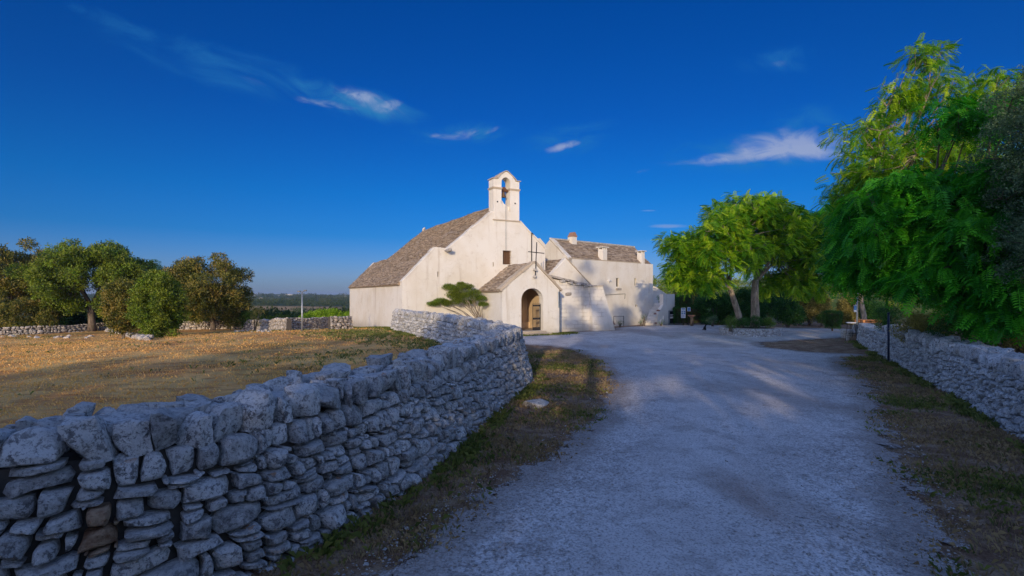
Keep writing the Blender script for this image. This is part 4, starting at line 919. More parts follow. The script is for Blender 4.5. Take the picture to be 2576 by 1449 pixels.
# ------------------------------------------------------------------ foliage
def rand_rot(n, rng, up=None, droop=None):
    """orientation matrices rows = local x,y,z axes. local x = frond direction, z = leaf normal"""
    return None
def frames_from(dirx, nrm):
    x = dirx/np.linalg.norm(dirx, axis=1, keepdims=True); z = nrm-(nrm*x).sum(1, keepdims=True)*x
    z /= np.maximum(np.linalg.norm(z, axis=1, keepdims=True), 1e-6); y = np.cross(z, x); return np.stack([x, y, z], 1)   # (n,3axes,3)
def inst(T, TF, pos, Rm, sc):
    """template verts T (k,3), quads TF (q,4)"""
    n = len(pos); V = np.einsum('kj,njc->nkc', T, Rm)*sc[:, None, None]+pos[:, None, :]
    F = (TF[None]+(np.arange(n)*len(T))[:, None, None]).reshape(-1, TF.shape[1]); return V.reshape(-1, 3), F
def pinnate(pairs=7, L=1., lw=.31, droop=.35, wid=.12):
    V = []; F = []
    def pt(t): return np.array([t*L, 0, -droop*t*t*L])
    for k in range(pairs):
        t = .18+.78*k/(pairs-1)
        for sgn in (-1, 1):
            b = pt(t); ln = lw*L*(1-.45*abs(t-.45)); dx = .45*ln; tip = b+np.array([dx, sgn*ln, -.28*ln]); mid = (b+tip)/2; w = wid*L*.5
            perp = np.array([.9, -sgn*.4, .05])*w
            i = len(V); V += [b, mid+perp+[0, 0, .02*L], tip, mid-perp+[0, 0, .02*L]]; F.append([i, i+1, i+2, i+3])
    i = len(V); b = pt(.97); V += [b, b+[.1*L, .05*L, -.03], b+[.24*L, 0, -.12*L], b+[.1*L, -.05*L, -.03]]; F.append([i, i+1, i+2, i+3])
    i = len(V); w = .012*L; V += [pt(0)+[0, w, 0], pt(.5)+[0, w, 0], pt(.5)+[0, -w, 0], pt(0)+[0, -w, 0]]; F.append([i, i+1, i+2, i+3])
    i = len(V); V += [pt(.5)+[0, w, 0], pt(1)+[0, w*.5, 0], pt(1)+[0, -w*.5, 0], pt(.5)+[0, -w, 0]]; F.append([i, i+1, i+2, i+3])
    return np.array(V), np.array(F)
def twig(n=11, L=1., ls=.34, seed=0, flat=.5):
    r = np.random.RandomState(seed); V = []; F = []
    for k in range(n):
        b = np.array([r.uniform(-.15, 1)*L*.75, r.uniform(-.4, .4)*L, r.uniform(-.35, .35)*L*flat]); d = r.normal(size=3)+np.array([.8, 0, .1]); d /= np.linalg.norm(d)
        s = np.cross(d, r.normal(size=3)); s /= np.linalg.norm(s); l = ls*L*r.uniform(.7, 1.25); w = l*.24
        i = len(V); V += [b, b+d*l*.5+s*w, b+d*l, b+d*l*.5-s*w]; F.append([i, i+1, i+2, i+3])
    return np.array(V), np.array(F)
TPIN = pinnate(); TW = twig(seed=1); TWS = twig(n=14, ls=.24, seed=2, flat=.8)
def crown_points(lobes, n_per, rng, up_bias=.25, shell=.5, inner=.0):
    """lobes: (cx,cy,cz,rx,ry,rz,weight) -> positions, outward dirs"""
    P_, D_ = [], []
    for (cx, cy, cz, rx, ry, rz, w) in lobes:
        n = int(n_per*w)
        d = rng.normal(size=(n, 3)); d[:, 2] += up_bias; d /= np.linalg.norm(d, axis=1, keepdims=True)
        rad = shell+(1-shell)*rng.rand(n)**.6; rad *= 1+.12*np.sin(d[:, 0]*7+cx)*np.sin(d[:, 1]*6+cy)
        P_.append(np.array([cx, cy, cz])+d*rad[:, None]*np.array([rx, ry, rz])); D_.append(d)
    return np.vstack(P_), np.vstack(D_)
def leaf_mesh(name, parent, mat, lobes, n_per, size, kind, rng, droop=.4, up_bias=.25, shell=.5, loc=None, tone_shift=0., gaps=None):
    p, d = crown_points(lobes, n_per, rng, up_bias, shell)
    if gaps is not None: k_ = gaps(p); p, d = p[k_], d[k_]
    n = len(p)
    T, TF = {'pin': TPIN, 'twig': TW, 'small': TWS}[kind]
    if kind == 'pin':
        dx = d.copy(); dx[:, 2] = dx[:, 2]*.35-droop*rng.uniform(.2, 1.2, n); dx += rng.normal(size=(n, 3))*.35; nr = np.tile([0, 0, 1.], (n, 1))+rng.normal(size=(n, 3))*.25+d*.3
    else:
        dx = d+rng.normal(size=(n, 3))*.6; nr = rng.normal(size=(n, 3))+d*.8+np.array([0, 0, .6])
    Rm = frames_from(dx, nr); sc = size*rng.uniform(.7, 1.3, n)
    V, F = inst(T, TF, p-(Rm[:, 0]*sc[:, None]*.35), Rm, sc)
    tone = np.clip(np.repeat(rng.normal(.45, .30, n)+tone_shift, len(T)), 0, 1)
    return np_mesh(name, V, F, mat, parent, tone=tone)
def subl(ellip, n, rng, r=(.8, 1.3), flat=.75, zmin=-.75, fill=.35):
    """break one crown ellipsoid into clumps over its surface and inside"""
    cx, cy, cz, rx, ry, rz = ellip; out = []; k = 0
    while len(out) < n and k < 4000:
        k += 1; d = rng.normal(size=3); d /= np.linalg.norm(d)
        if d[2] < zmin: continue
        f = (1-fill*rng.rand()**1.5)*(1+rng.choice([-.12, 0, .10, .24], p=[.25, .35, .25, .15])); rr = rng.uniform(*r); q = np.array([cx+d[0]*(rx-rr*.6)*f, cy+d[1]*(ry-rr*.6)*f, cz+d[2]*(rz-rr*.5)*f])
        if any(np.linalg.norm(q-np.array(o[:3])) < rr*.55 for o in out): continue
        out.append((q[0], q[1], q[2], rr, rr, rr*flat, rr*rr))
    return out
def limbs(lobes, root, forks, r0, rng, n=7, tw=.016):
    """forks: list of main limb end points reached from root; twigs go on to each lobe from the nearest fork"""
    mb = MB()
    for (path, rr) in forks: mb.tube(path, rr, n)
    ends = [Vector(p) for path, _ in forks for p in path[1:]]
    for lb in lobes:
        c = Vector(lb[:3]); cand = sorted(ends, key=lambda e: (e-c).length+max(0, e.z-c.z)*1.5)[0]
        m = cand.lerp(c, .55)+Vector((rng.uniform(-.2, .2), rng.uniform(-.2, .2), rng.uniform(-.25, .1)))
        L = (c-cand).length; r = .014+.009*L; mb.tube([cand, m, c], [r, r*.65, tw*.6], 5, cap=False)
        for _ in range(3):
            d = Vector(rng.normal(size=3)); d.normalize(); mb.tube([m.lerp(c, .7), c+Vector((d.x*lb[3], d.y*lb[4], abs(d.z)*lb[5]))*.8], [tw, tw*.4], 4, cap=False)
    return mb
def rel(lobes, o): return [(l[0]-o[0], l[1]-o[1], l[2]-o[2])+tuple(l[3:]) for l in lobes]
def tree(name, label, cat, base, crown_ell, nl, n_per,  size, kind, leafmat, barkmat, trunk_r, seed, fork_h=.35, lr=(.8, 1.3), group=None, flat=.75, droop=.4, shell=.5, zmin=-.75, lean=(0, 0), extra=None, up_bias=.25, fill=.35, tone_shift=0., nfork=5, dens=1.):
    rng = np.random.RandomState(seed); b = Vector(base)
    root = empty(name, b, label, cat, group)
    lobes = []
    for e_ in (crown_ell if isinstance(crown_ell, list) else [crown_ell]): lobes += subl(e_[:6], e_[6] if len(e_) > 6 else nl, rng, lr, flat, zmin, fill)
    if extra: lobes += extra
    L = rel(lobes, b)
    ce = (crown_ell[0] if isinstance(crown_ell, list) else crown_ell); cz = ce[2]-b.z; H = fork_h
    c = Vector((ce[0]-b.x, ce[1]-b.y, cz)); k = Vector((lean[0], lean[1], H))
    forks = [([Vector((0, 0, -.3)), Vector((lean[0]*.15, lean[1]*.15, H*.3))+Vector((.03, .02, 0)), Vector((lean[0]*.55-.04, lean[1]*.55, H*.68)), k], [trunk_r*1.25, trunk_r, trunk_r*.86, trunk_r*.74])]
    tr = MB(); tr.tube(*forks[0], 12); 
    f2 = []
    for i in range(nfork):
        a = 2*PI*i/nfork+rng.uniform(-.4, .4); e = Vector((c.x+math.cos(a)*ce[3]*.5, c.y+math.sin(a)*ce[4]*.5, c.z+rng.uniform(-.2, .45)*ce[5])); m = k.lerp(e, .5)+Vector((0, 0, .1*ce[5]))
        f2.append(([k-Vector((0, 0, .12)), m, e], [trunk_r*.45, trunk_r*.28, trunk_r*.10]))
    ob = limbs(L, k, f2, trunk_r, rng)
    trunk = tr.build('trunk', barkmat, root, True); ob.build('limbs', barkmat, trunk, True)
    leaf_mesh('crown', root, leafmat, L, dens*n_per*(1.45 if kind == 'twig' else 2.1 if kind == 'pin' else 2.6), size, kind, rng, droop, up_bias, shell, tone_shift=tone_shift)
    return root
def bush(name, label, cat, base, ell, n, n_per, size, kind, mat, seed, lr=(.35, .6), group=None, stem=True, flat=.9, shell=.45, zmin=-1, droop=.4, fill=.3, up_bias=.2):
    rng = np.random.RandomState(seed); b = Vector(base); root = empty(name, b, label, cat, group)
    L = rel(subl(ell, n, rng, lr, flat, zmin, fill), b)
    leaf_mesh('foliage', root, mat, L, n_per*3.2, size*1.15, kind, rng, droop, up_bias, shell)
    mb = MB()
    for i in range(7):
        l = L[rng.randint(len(L))]; mb.tube([(rng.uniform(-.1, .1), rng.uniform(-.1, .1), -.15), (l[0]*.4, l[1]*.4, l[2]*.5), (l[0], l[1], l[2])], [.05, .035, .012], 5)
    mb.build('stems', M['bark'], root); return root
def at(x, y, Y): return P(x, y, Y)
# --- left: holm oaks (crown centre from photo, radii in photo px converted at distance)
def ell(x, y, Y, rx, ry, dep=None):
    c = P(x, y, Y); k = Y/1288; return (c.x, c.y, c.z, rx*k, (dep or rx*k), ry*k)
def gb(x, Y): X = (x-1288)/1288*Y; return (X, Y, hz(X, Y))
GO = 'holm oaks at the back of the field'
tree('holm_oak', 'large brownish holm oak cut by the left edge of the photo', 'tree', gb(30, 45), [ell(35, 690, 45, 112, 78)], 72, 95, .42, 'twig', M['oak'], M['bark'], .24, 101, fork_h=2.2, group=GO, lr=(.6, 1.0), zmin=-.95)
tree('holm_oak', 'large bright green holm oak with a thick visible trunk behind the low wall', 'tree', gb(230, 43), [ell(225, 690, 43, 128, 72)+(84,), (P(150, 770, 42).x, 42, P(150, 772, 42).z, 1.9, 1.4, 1.2, 9), (P(290, 780, 43).x, 43, P(290, 775, 43).z, 1.5, 1.2, 1.3, 7), ell(335, 705, 43, 45, 40, 1.5)+(8,)], 60, 95, .40, 'twig', M['oak2'], M['bark'], .27, 102, fork_h=2.3, group=GO, lr=(.6, 1.0))
tree('holm_oak', 'round dense holm oak standing alone behind the wall left of the lamp post', 'tree', gb(535, 44), [ell(530, 728, 44, 101, 82)], 84, 100, .40, 'twig', M['oak'], M['bark'], .2, 103, fork_h=1.4, group=GO, zmin=-.95, lr=(.55, .95))
tree('holm_oak', 'dark shaded holm oak behind the column bushes', 'tree', gb(335, 50), [ell(330, 730, 50, 70, 72)], 26, 80, .42, 'twig', M['oak'], M['bark'], .25, 104, fork_h=2., group=GO)
tree('pine_tree', 'small dark conifer top rising between the two oaks', 'tree', gb(387, 56), [ell(387, 700, 56, 22, 48)], 18, 70, .36, 'small', M['hedge'], M['bark'], .12, 105, fork_h=2, lr=(.5, .8))
bush('column_bush', 'left and browner of the two tall column bushes in the field', 'bush', gb(309, 33.5), ell(309, 772, 33.5, 44, 68), 44, 90, .27, 'twig', M['oak'], 106, group='column bushes in the field')
bush('column_bush', 'right and taller of the two column bushes, deep green, in the field', 'bush', gb(405, 31.5), ell(402, 768, 31.5, 60, 82), 60, 95, .27, 'twig', M['oak2'], 107, group='column bushes in the field')
bush('laurel_bush', 'low spreading green bush at the far left before the oak', 'bush', gb(45, 41), ell(50, 795, 41, 82, 46), 30, 60, .3, 'twig', M['oak'], 108, lr=(.5, .9))
for i, (x, y, rx, ry, Y) in enumerate(((165, 800, 45, 30, 47), (270, 795, 30, 32, 47), (620, 805, 30, 16, 46), (440, 800, 40, 30, 47))):
    bush('undergrowth_bush', ['dark bush in the shade left of the thick oak trunk', 'dark bush in the shade right of the thick oak trunk', 'low bright bush at the foot of the round oak', 'dark bush between the column bushes and the round oak'][i], 'bush', gb(x, Y), ell(x, y, Y, rx, ry), 14, 80, .34, 'twig', M['hedge'] if i != 2 else M['hedge2'], 110+i, lr=(.5, .8), group='undergrowth below the oaks')
bush('flowering_shrub', 'thin upright shrub with pale tips growing through the field wall', 'bush', gb(640, 39), ell(645, 797, 39, 18, 28), 12, 45, .22, 'small', M['golden'], 115, lr=(.22, .36))
bush('vine_hedge', 'bright yellow green vine hedge behind the stone wall beside the church', 'hedge', gb(815, 52), ell(822, 801, 50, 62, 17, 1.3), 26, 120, .30, 'twig', M['vine'], 116, lr=(.45, .7))
# --- shrub in front of the facade
q = F0(5.0, -1.3, .0); rngS = np.random.RandomState(9)
sh = empty('mastic_tree', (q.x, q.y, hz(q.x, q.y)), 'small spreading green tree with several thin stems against the church wall', 'tree')
b = sh.location; Ys = q.y; lob = []
for (x, y, rx, ry) in ((1150, 727, 22, 12), (1130, 722, 18, 9), (1175, 722, 20, 9), (1190, 738, 22, 12), (1165, 745, 22, 12), (1140, 742, 20, 12), (1205, 750, 20, 9), (1110, 757, 18, 8), (1090, 764, 18, 7), (1125, 762, 16, 8), (1215, 765, 14, 6), (1180, 760, 18, 7), (1075, 762, 8, 4), (1150, 757, 14, 9), (1160, 714, 12, 5)):
    c = P(x, y, Ys+rngS.uniform(-.5, .5)); k = Ys/1288; lob.append((c.x-b.x, c.y-b.y, c.z-b.z, rx*k, rx*k*.9, ry*k, 1.+rx*ry/260))
leaf_mesh('crown', sh, M['oak2'], [l[:5]+(l[5]*.95, l[6]) for l in lob], 300, .16, 'small', rngS, shell=.1)
mb = MB()
for l in lob: 
    s_ = Vector((rngS.uniform(-.15, .15), rngS.uniform(-.1, .1), 0)); mb.tube([s_+Vector((0, 0, -.2)), s_+Vector((l[0]*.12, l[1]*.1, l[2]*.35)), Vector((l[0]*.5, l[1]*.5, l[2]*.72)), Vector(l[:3])], [.045, .036, .024, .01], 6)
mb.build('stems', M['bark_pale'], sh)
# --- planter trees
PLc = P(1886.5, 742, 33.9); PL = (PLc.x, PLc.y); zpl = hz(*PL)
rngp = np.random.RandomState(61); acc = ([], [], []); Rp = 1.88; Hp = .56
def mp_(s, h, dep): a = s/Rp; return (PL[0]+math.cos(a)*(Rp+dep), PL[1]+math.sin(a)*(Rp+dep), zpl-.05+h)
cs = cells(2*PI*Rp, Hp, lambda s: (.27, .17), rngp, an=1.6); stones(cs, mp_, rngp, K=9, gap=.008, bulge=.02, rings=(1., .85, .4), rough=.004, tilt=.04, acc=acc)
pl = np_mesh('round_planter', np.array(acc[0]), acc[1], M['white_stone'], tone=acc[2], smooth=True); tag(pl, 'round raised planter of fitted pale stone blocks holding two trees', 'planter')
mb = MB(); mb.lathe((PL[0], PL[1], zpl-.3), [(Rp-.05, 0), (Rp-.05, .3+Hp-.05), (Rp-.3, .3+Hp-.04), (Rp-.3, .3+Hp-.12)], 40); mb.build('planter_wall', M['warm'], pl)
mb = MB(); mb.lathe((PL[0], PL[1], zpl), [(Rp-.28, Hp-.2), (Rp-.29, Hp-.10), (.1, Hp-.02)], 30); mb.build('soil', M['soil'], pl)
zs = zpl+Hp-.1
GP = 'ailanthus trees growing from the round planter'
tree('ailanthus_tree', 'left of the two planter trees, curved trunk, sunlit yellow green crown', 'tree', (P(1862, 0, 33.6).x, 33.6, zs), [ell(1800, 625, 33.0, 120, 90, 3.0)+(40,), ell(1880, 560, 34.2, 110, 80, 2.6)+(26,), (P(1735, 640, 33).x, 33, P(1735, 645, 33).z, 1.8, 1.6, 1.9, 14), ell(1760, 705, 32.5, 75, 35, 1.6)+(11,), ell(1700, 690, 33, 30, 40, 1.2)+(5,)], 30, 58, .50, 'pin', M['ail'], M['bark_pale'], .2, 201, fork_h=2.9, lean=(-.75, 0), lr=(.6, 1.0), group=GP, droop=.32, flat=.8, zmin=-.75, fill=.6)
tree('ailanthus_tree', 'right of the two planter trees, straight thicker trunk, crown shaded on its right', 'tree', (P(1899, 0, 34.2).x, 34.2, zs), [ell(1960, 610, 35, 110, 100, 3.0)+(38,), ell(2030, 650, 35.5, 80, 70, 2.4)+(16,), ell(1950, 530, 35, 70, 45, 2)+(8,), ell(1985, 715, 35.5, 90, 42, 2.)+(18,), ell(2060, 600, 36, 60, 70, 2.)+(14,)], 30, 58, .50, 'pin', M['ail'], M['bark_pale'], .27, 202, fork_h=3.2, lean=(.05, 0), lr=(.6, 1.0), group=GP, droop=.32, flat=.8, zmin=-.75, fill=.6)
for i, (x, rx, ry, mt) in enumerate(((1838, 18, 15, 'hedge2'), (1868, 17, 13, 'hedge'), (1900, 18, 15, 'hedge'), (1934, 15, 12, 'hedge2'))):
    bush('planter_shrub', ['leftmost light shrub in the round planter', 'dark shrub at the foot of the curved trunk in the planter', 'dark shrub at the foot of the straight trunk in the planter', 'rightmost light shrub in the round planter'][i], 'shrub', (P(x, 0, 32.9).x, 32.9, zs), ell(x, 811, 32.9, rx, ry), 11, 90, .2, 'small', M[mt], 210+i, lr=(.2, .32), group='shrubs in the round planter')
# --- tree behind the retaining wall, shaded
g = gb(2174, 35)
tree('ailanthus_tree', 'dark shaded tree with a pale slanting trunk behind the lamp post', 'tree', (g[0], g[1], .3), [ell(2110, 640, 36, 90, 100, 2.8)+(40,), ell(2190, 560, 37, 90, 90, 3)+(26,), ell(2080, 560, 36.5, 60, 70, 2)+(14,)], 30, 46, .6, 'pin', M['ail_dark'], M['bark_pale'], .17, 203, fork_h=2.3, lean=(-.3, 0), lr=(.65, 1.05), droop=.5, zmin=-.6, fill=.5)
# --- big right trees
g = (18.6, 20.5)
tree('ailanthus_tree', 'tallest tree at the right, loose sunlit yellow green crown with open branches against the sky', 'tree', (g[0], g[1], .72), [ell(2290, 410, 20, 195, 140, 2.6)+(58,), ell(2180, 480, 20, 95, 95, 2.2)+(20,), ell(2330, 230, 20.5, 100, 60, 1.2)+(10,), ell(2330, 140, 20.5, 70, 30, .7)+(6,), ell(2490, 290, 20.5, 120, 120, 1.8)+(26,), ell(2460, 430, 20, 120, 110, 2.)+(18,), ell(2240, 270, 20.2, 60, 75, 1.)+(8,)], 30, 52, .36, 'pin', M['ail'], M['bark_pale'], .15, 204, dens=.85, fork_h=5.6, lean=(.3, 0), lr=(.5, .85), droop=.5, zmin=-.7, fill=.6, nfork=7)
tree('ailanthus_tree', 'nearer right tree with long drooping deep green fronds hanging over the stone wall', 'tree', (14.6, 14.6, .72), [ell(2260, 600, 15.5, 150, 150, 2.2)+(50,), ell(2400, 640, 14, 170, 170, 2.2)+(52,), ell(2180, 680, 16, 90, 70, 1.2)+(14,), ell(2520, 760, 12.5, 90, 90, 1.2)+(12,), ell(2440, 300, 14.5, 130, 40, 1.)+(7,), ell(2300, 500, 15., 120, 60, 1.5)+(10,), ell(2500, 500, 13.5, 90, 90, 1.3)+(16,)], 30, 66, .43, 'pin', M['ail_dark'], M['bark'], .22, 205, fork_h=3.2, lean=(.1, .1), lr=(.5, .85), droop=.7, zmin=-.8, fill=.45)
tree('holm_oak', 'dark grey green holm oak filling the right edge of the photo', 'tree', (14.6, 11.6, .72), [ell(2680, 430, 11.6, 140, 230, 1.8)+(60,), ell(2610, 640, 11.6, 90, 120, 1.2)+(20,), ell(2620, 250, 11.8, 60, 120, 1.)+(10,)], 30, 150, .24, 'small', M['darkoak'], M['bark'], .22, 206, fork_h=2.6, lr=(.35, .65), zmin=-.9, fill=.6)
bush('wall_shrub', 'sunspotted shrub with reddish leaves growing over the right wall behind the black post', 'bush', (15.3, 18.6, .72), ell(2330, 826, 17, 75, 32, .9), 22, 90, .2, 'small', M['golden'], 220, lr=(.3, .5))
bush('wall_shrub', 'dark bush under the drooping fronds near the right edge', 'bush', (13.9, 14.2, .72), ell(2460, 815, 14.6, 90, 45, .9), 22, 90, .2, 'small', M['hedge'], 221, lr=(.3, .5))
bush('wall_shrub', 'small yellow green bush above the wall at the right edge', 'bush', (12.6, 12.6, .72), ell(2550, 855, 12.6, 45, 25, .5), 10, 80, .17, 'small', M['golden'], 222, lr=(.2, .35))
bush('wall_shrub', 'dark bush low behind the black post', 'bush', (16.5, 22.5, .72), ell(2235, 800, 21.8, 38, 32, .8), 14, 80, .2, 'small', M['hedge'], 223, lr=(.3, .5))
# --- background garden on the right
BG = [('golden_bush', 'large olive yellow bush in the sun between planter and topiary', 2045, 775, 44, 62, 38, 'golden', 26), ('golden_bush', 'olive yellow bush behind the parapet block of the stairs', 52, 0, 0, 0, 0, 'golden', 0),
      ('garden_bush', 'dark rounded bush right behind the planter', 39, 0, 0, 0, 0, 'hedge', 0)]
def gbush(name, label, x, y, Y, rx, ry, mt, n, seed, kind='twig', size=.3, lr=(.45, .8), cat='bush', group=None):
    bush(name, label, cat, gb(x, Y), ell(x, y, Y, rx, ry, min(rx*Y/1288, 2.0)), n, 80, size, kind, M[mt], seed, lr=lr, group=group)
GG = 'bushes at the edge of the yard'
gbush('garden_bush', 'large olive yellow bush lit by the sun between planter and topiary', 2035, 770, 46, 44, 42, 'golden', 26, 301, group=GG)
gbush('garden_bush', 'pale olive bush directly left of the lamp post', 2135, 782, 48, 30, 36, 'golden', 14, 302, group=GG)
gbush('garden_bush', 'tall olive brown bush above the hedge right of the parapet block', 1735, 748, 62, 46, 42, 'golden', 24, 303, group=GG)
gbush('garden_bush', 'dark rounded bush close behind the right side of the planter', 1983, 785, 42, 34, 33, 'hedge', 16, 304, group=GG)
gbush('garden_bush', 'deep shaded bush behind the left side of the planter', 1800, 775, 47, 60, 45, 'hedge', 26, 305, group=GG)
gbush('garden_bush', 'deep shaded bush between the planter trunks', 1885, 775, 46, 50, 45, 'hedge', 22, 306, group=GG)
gbush('garden_bush', 'low greyish plant at the foot of the dark hedge', 1792, 806, 44, 14, 12, 'darkoak', 6, 307, size=.18, lr=(.2, .35), group=GG)
gbush('garden_bush', 'small green bush at the foot of the olive yellow bush', 2066, 800, 44, 16, 14, 'hedge2', 7, 308, size=.2, lr=(.25, .4), group=GG)
gbush('garden_bush', 'dark green hedge mass behind the low terrace at the lamp post', 2195, 785, 42, 24, 26, 'hedge', 12, 309, group=GG)
gbush('garden_bush', 'dark mass of leaves under the shaded tree left of the lamp post', 1940, 760, 50, 60, 40, 'hedge', 22, 310, group=GG)
# clipped box hedge and topiary
def box_hedge(name, label, x0, x1, y0, y1, Y, dep, seed, mat='hedge', taper=1.):
    a = P(x0, y1, Y); c = P(x1, y0, Y); rng = np.random.RandomState(seed); w = c.x-a.x; h = c.z-a.z; n = int(700*(w*h+w*dep+h*dep)); n = min(n, 9000)
    f = rng.randint(0, 4, n); u_, v_ = rng.rand(n), rng.rand(n); p = np.zeros((n, 3)); d = np.zeros((n, 3))
    p[:, 0] = u_*w; p[:, 1] = v_*dep; p[:, 2] = rng.rand(n)*h
    for i, (ax, val, sg_) in enumerate(((1, 0, -1), (2, h, 1), (0, 0, -1), (0, w, 1))):
        m = f == i; p[m, ax] = val; d[m, ax] = sg_
    k = taper+(1-taper)*(p[:, 2]/h); p[:, 0] = w/2+(p[:, 0]-w/2)*k; p += rng.normal(size=(n, 3))*.03
    dx = d+rng.normal(size=(n, 3))*.7; Rm = frames_from(dx, d+rng.normal(size=(n, 3))*.6); sc = .13*rng.uniform(.7, 1.4, n)
    g = gb((x0+x1)/2, Y); root = empty(name, (a.x+w/2, Y, g[2]), label, 'hedge')
    V, F = inst(TWS[0], TWS[1], p+np.array([a.x-root.location.x, 0, a.z-g[2]]), Rm, sc)
    np_mesh('foliage', V, F, M[mat], root, tone=np.clip(np.repeat(rng.normal(.5, .22, n), len(TWS[0])), 0, 1))
    mb = MB(); mb.fbox(frame((-w/2, 0, 0), (1, 0), (0, 1)), w*.5-w*.42*taper, w*.5+w*.42*taper, .08, dep-.08, a.z-g[2]-.05 if taper == 1 else a.z-g[2]+.12, c.z-g[2]-.1)
    mb.tube([(0, dep/2, -.2), (0, dep/2, a.z-g[2]+.2)], .06, 6); mb.build('branches', M['soil'], root); return root
box_hedge('box_hedge', 'dark clipped block hedge standing high behind the notice boards', 1709, 1740, 745, 774, 47.5, 1.2, 401)
box_hedge('box_hedge', 'low dark hedge behind the notice boards', 1699, 1770, 775, 812, 47, 1.2, 402)
box_hedge('topiary_bush', 'small dark green topiary clipped to a block on a narrow foot', 2089, 2120, 786, 826, 37, 1.0, 403, taper=.55)
# notice boards -------------------------------------------------
def board(label, x0, x1, y0, y1, Y, kind):
    c = P((x0+x1)/2, (y0+y1)/2, Y); g = hz(c.x, c.y); w = (x1-x0)/1288*Y; h = (y1-y0)/1288*Y
    root = empty('notice_board', (c.x, c.y, g), label, 'notice board', 'notice boards by the dark hedge'); z0 = c.z-h/2-g
    f_ = frame((0, 0, 0), (1, 0), (0, 1))
    mb = MB(); mb.fbox(f_, -w/2, w/2, 0, .03, z0, z0+h); mb.build('panel', M['white'], root)
    mb = MB(); mb.tube([(0, .06, -.2), (0, .06, z0+h*.9)], .03, 6); mb.build('post', M['iron'], root)
    mb = MB()
    if kind == 0:
        mb.fbox(f_, -w*.42, w*.42, -.006, 0, z0+h*.86, z0+h*.96)
        for a, b in ((-.42, -.06), (.06, .42)):
            for z in (.55, .37): mb.fbox(f_, w*a, w*b, -.006, 0, z0+h*z, z0+h*(z+.13))
        for z in (.28, .22, .16, .10): mb.fbox(f_, -w*.38, w*.36, -.006, 0, z0+h*z, z0+h*(z+.02))
        for z in (.76, .80): mb.fbox(f_, -w*.38, w*.38, -.006, 0, z0+h*z, z0+h*(z+.015))
    else: mb.fbox(f_, -w*.42, w*.42, -.006, 0, z0+h*.08, z0+h*.92)
    mb.build('print', M['blue'], root)
board('tall white notice board with dark picture squares before the hedge', 1713.5, 1724.5, 774.5, 800, 45.5, 0)
board('small square blue notice board beside the tall white one', 1729, 1737, 773, 783, 45.7, 1)
# pots ---------------------------------------------------------
def pot(label, x, y, Y, r, flower, fr_, seed, green=True, name='flower_pot', zbase=None):
    r *= .72
    c = P(x, y, Y); zb2 = c.z if zbase is None else zbase; root = empty(name, (c.x, c.y, zb2), label, 'flower pot', 'flower pots at the staircase'); rng = np.random.RandomState(seed)
    mb = MB(); mb.lathe((0, 0, 0), [(r*.7, 0), (r, r*1.5), (r*1.08, r*1.5), (r*1.08, r*1.75), (r*.9, r*1.75), (r*.85, r*1.6)], 14); mb.build('pot', M[fr_], root)
    leaf_mesh('flowers', root, M[flower], [(0, 0, r*2.1, r*1.2, r*1.2, r*.6, 1)], 60, r*1.0, 'small', rng, shell=.05)
pot('magenta geranium in a white pot on the upper stair parapet', 1670, 765, 47.6, .16, 'petals', 'white', 1)
pot('magenta geranium in a white pot halfway down the stair parapet', 1662.5, 779, 46.8, .17, 'petals', 'white', 2)
pot('dark red trailing plant in a pot low on the stair parapet', 1656, 790, 46.1, .2, 'pinkish', 'white', 3)
pot('dark red plant in a pot left of the stair foot', 1648, 797, 45.6, .17, 'pinkish', 'white', 4)
pot('red flowers in a terracotta pot at the bottom step', 1650, 814, 45.2, .16, 'pinkish', 'pale', 5, zbase=hz(12.7, 45.2))
bush('agave_plant', 'spiky green plant on the stair landing', 'plant', (P(1661, 0, 50).x, 50, 1.6), ell(1661, 752, 50, 8, 9), 4, 40, .3, 'small', M['hedge2'], 330, lr=(.16, .26))
for i, (x, y, rx, ry, mt, lb) in enumerate(((1620, 800, 8, 14, 'hedge2', 'small bonsai like shrub at the foot of the farmhouse near the stairs'), (1611, 811, 9, 6, 'hedge2', 'low green plants in the bed left of the stairs'), (1663, 811, 9, 7, 'vine', 'bright green plant at the foot of the parapet block'), (1560, 811, 9, 5, 'hedge2', 'low green plant by the metal frame'), (1542, 812, 9, 4, 'pinkish', 'reddish low plant by the metal frame'))):
    Y = 44.8 if i != 3 and i != 4 else 42.5; bush('bed_plant', lb, 'plant', gb(x, Y), ell(x, y, Y, rx, ry), 6, 45, .16, 'small', M[mt], 340+i, lr=(.14, .24), group='plants at the foot of the farmhouse')
acc = ([], [], [])
for (x, y, r) in ((1640, 816, .25), (1632, 817, .2), (1600, 816, .18), (1622, 818, .16), (1704, 812, .3), (1655, 817, .2)):
    g = G(x, y); lump(acc, (g.x, g.y, g.z+r*.3), (r*1.3, r, r*.6), rot_axes((1, 0), (0, 1), rng, .2), rng, .12, .5)
o = np_mesh('bed_edging_stones', np.array(acc[0]), acc[1], M['pale'], tone=acc[2], smooth=True); tag(o, 'loose stones edging the flower bed at the stairs', 'rubble', kind='stuff')
# round terracotta dish on stump near boards
g = gb(1740, 45); st = empty('garden_bowl', g, 'terracotta bowl on a thick wooden stump beside the notice boards', 'planter bowl')
mb = MB(); mb.lathe((0, 0, 0), [(.16, 0), (.13, .4), (.15, .75)], 10); mb.build('stump', M['bark'], st, True)
mb = MB(); mb.lathe((0, 0, .75), [(.12, 0), (.30, .16), (.36, .22), (.30, .2)], 16); mb.build('bowl', M['terra'], st, True)
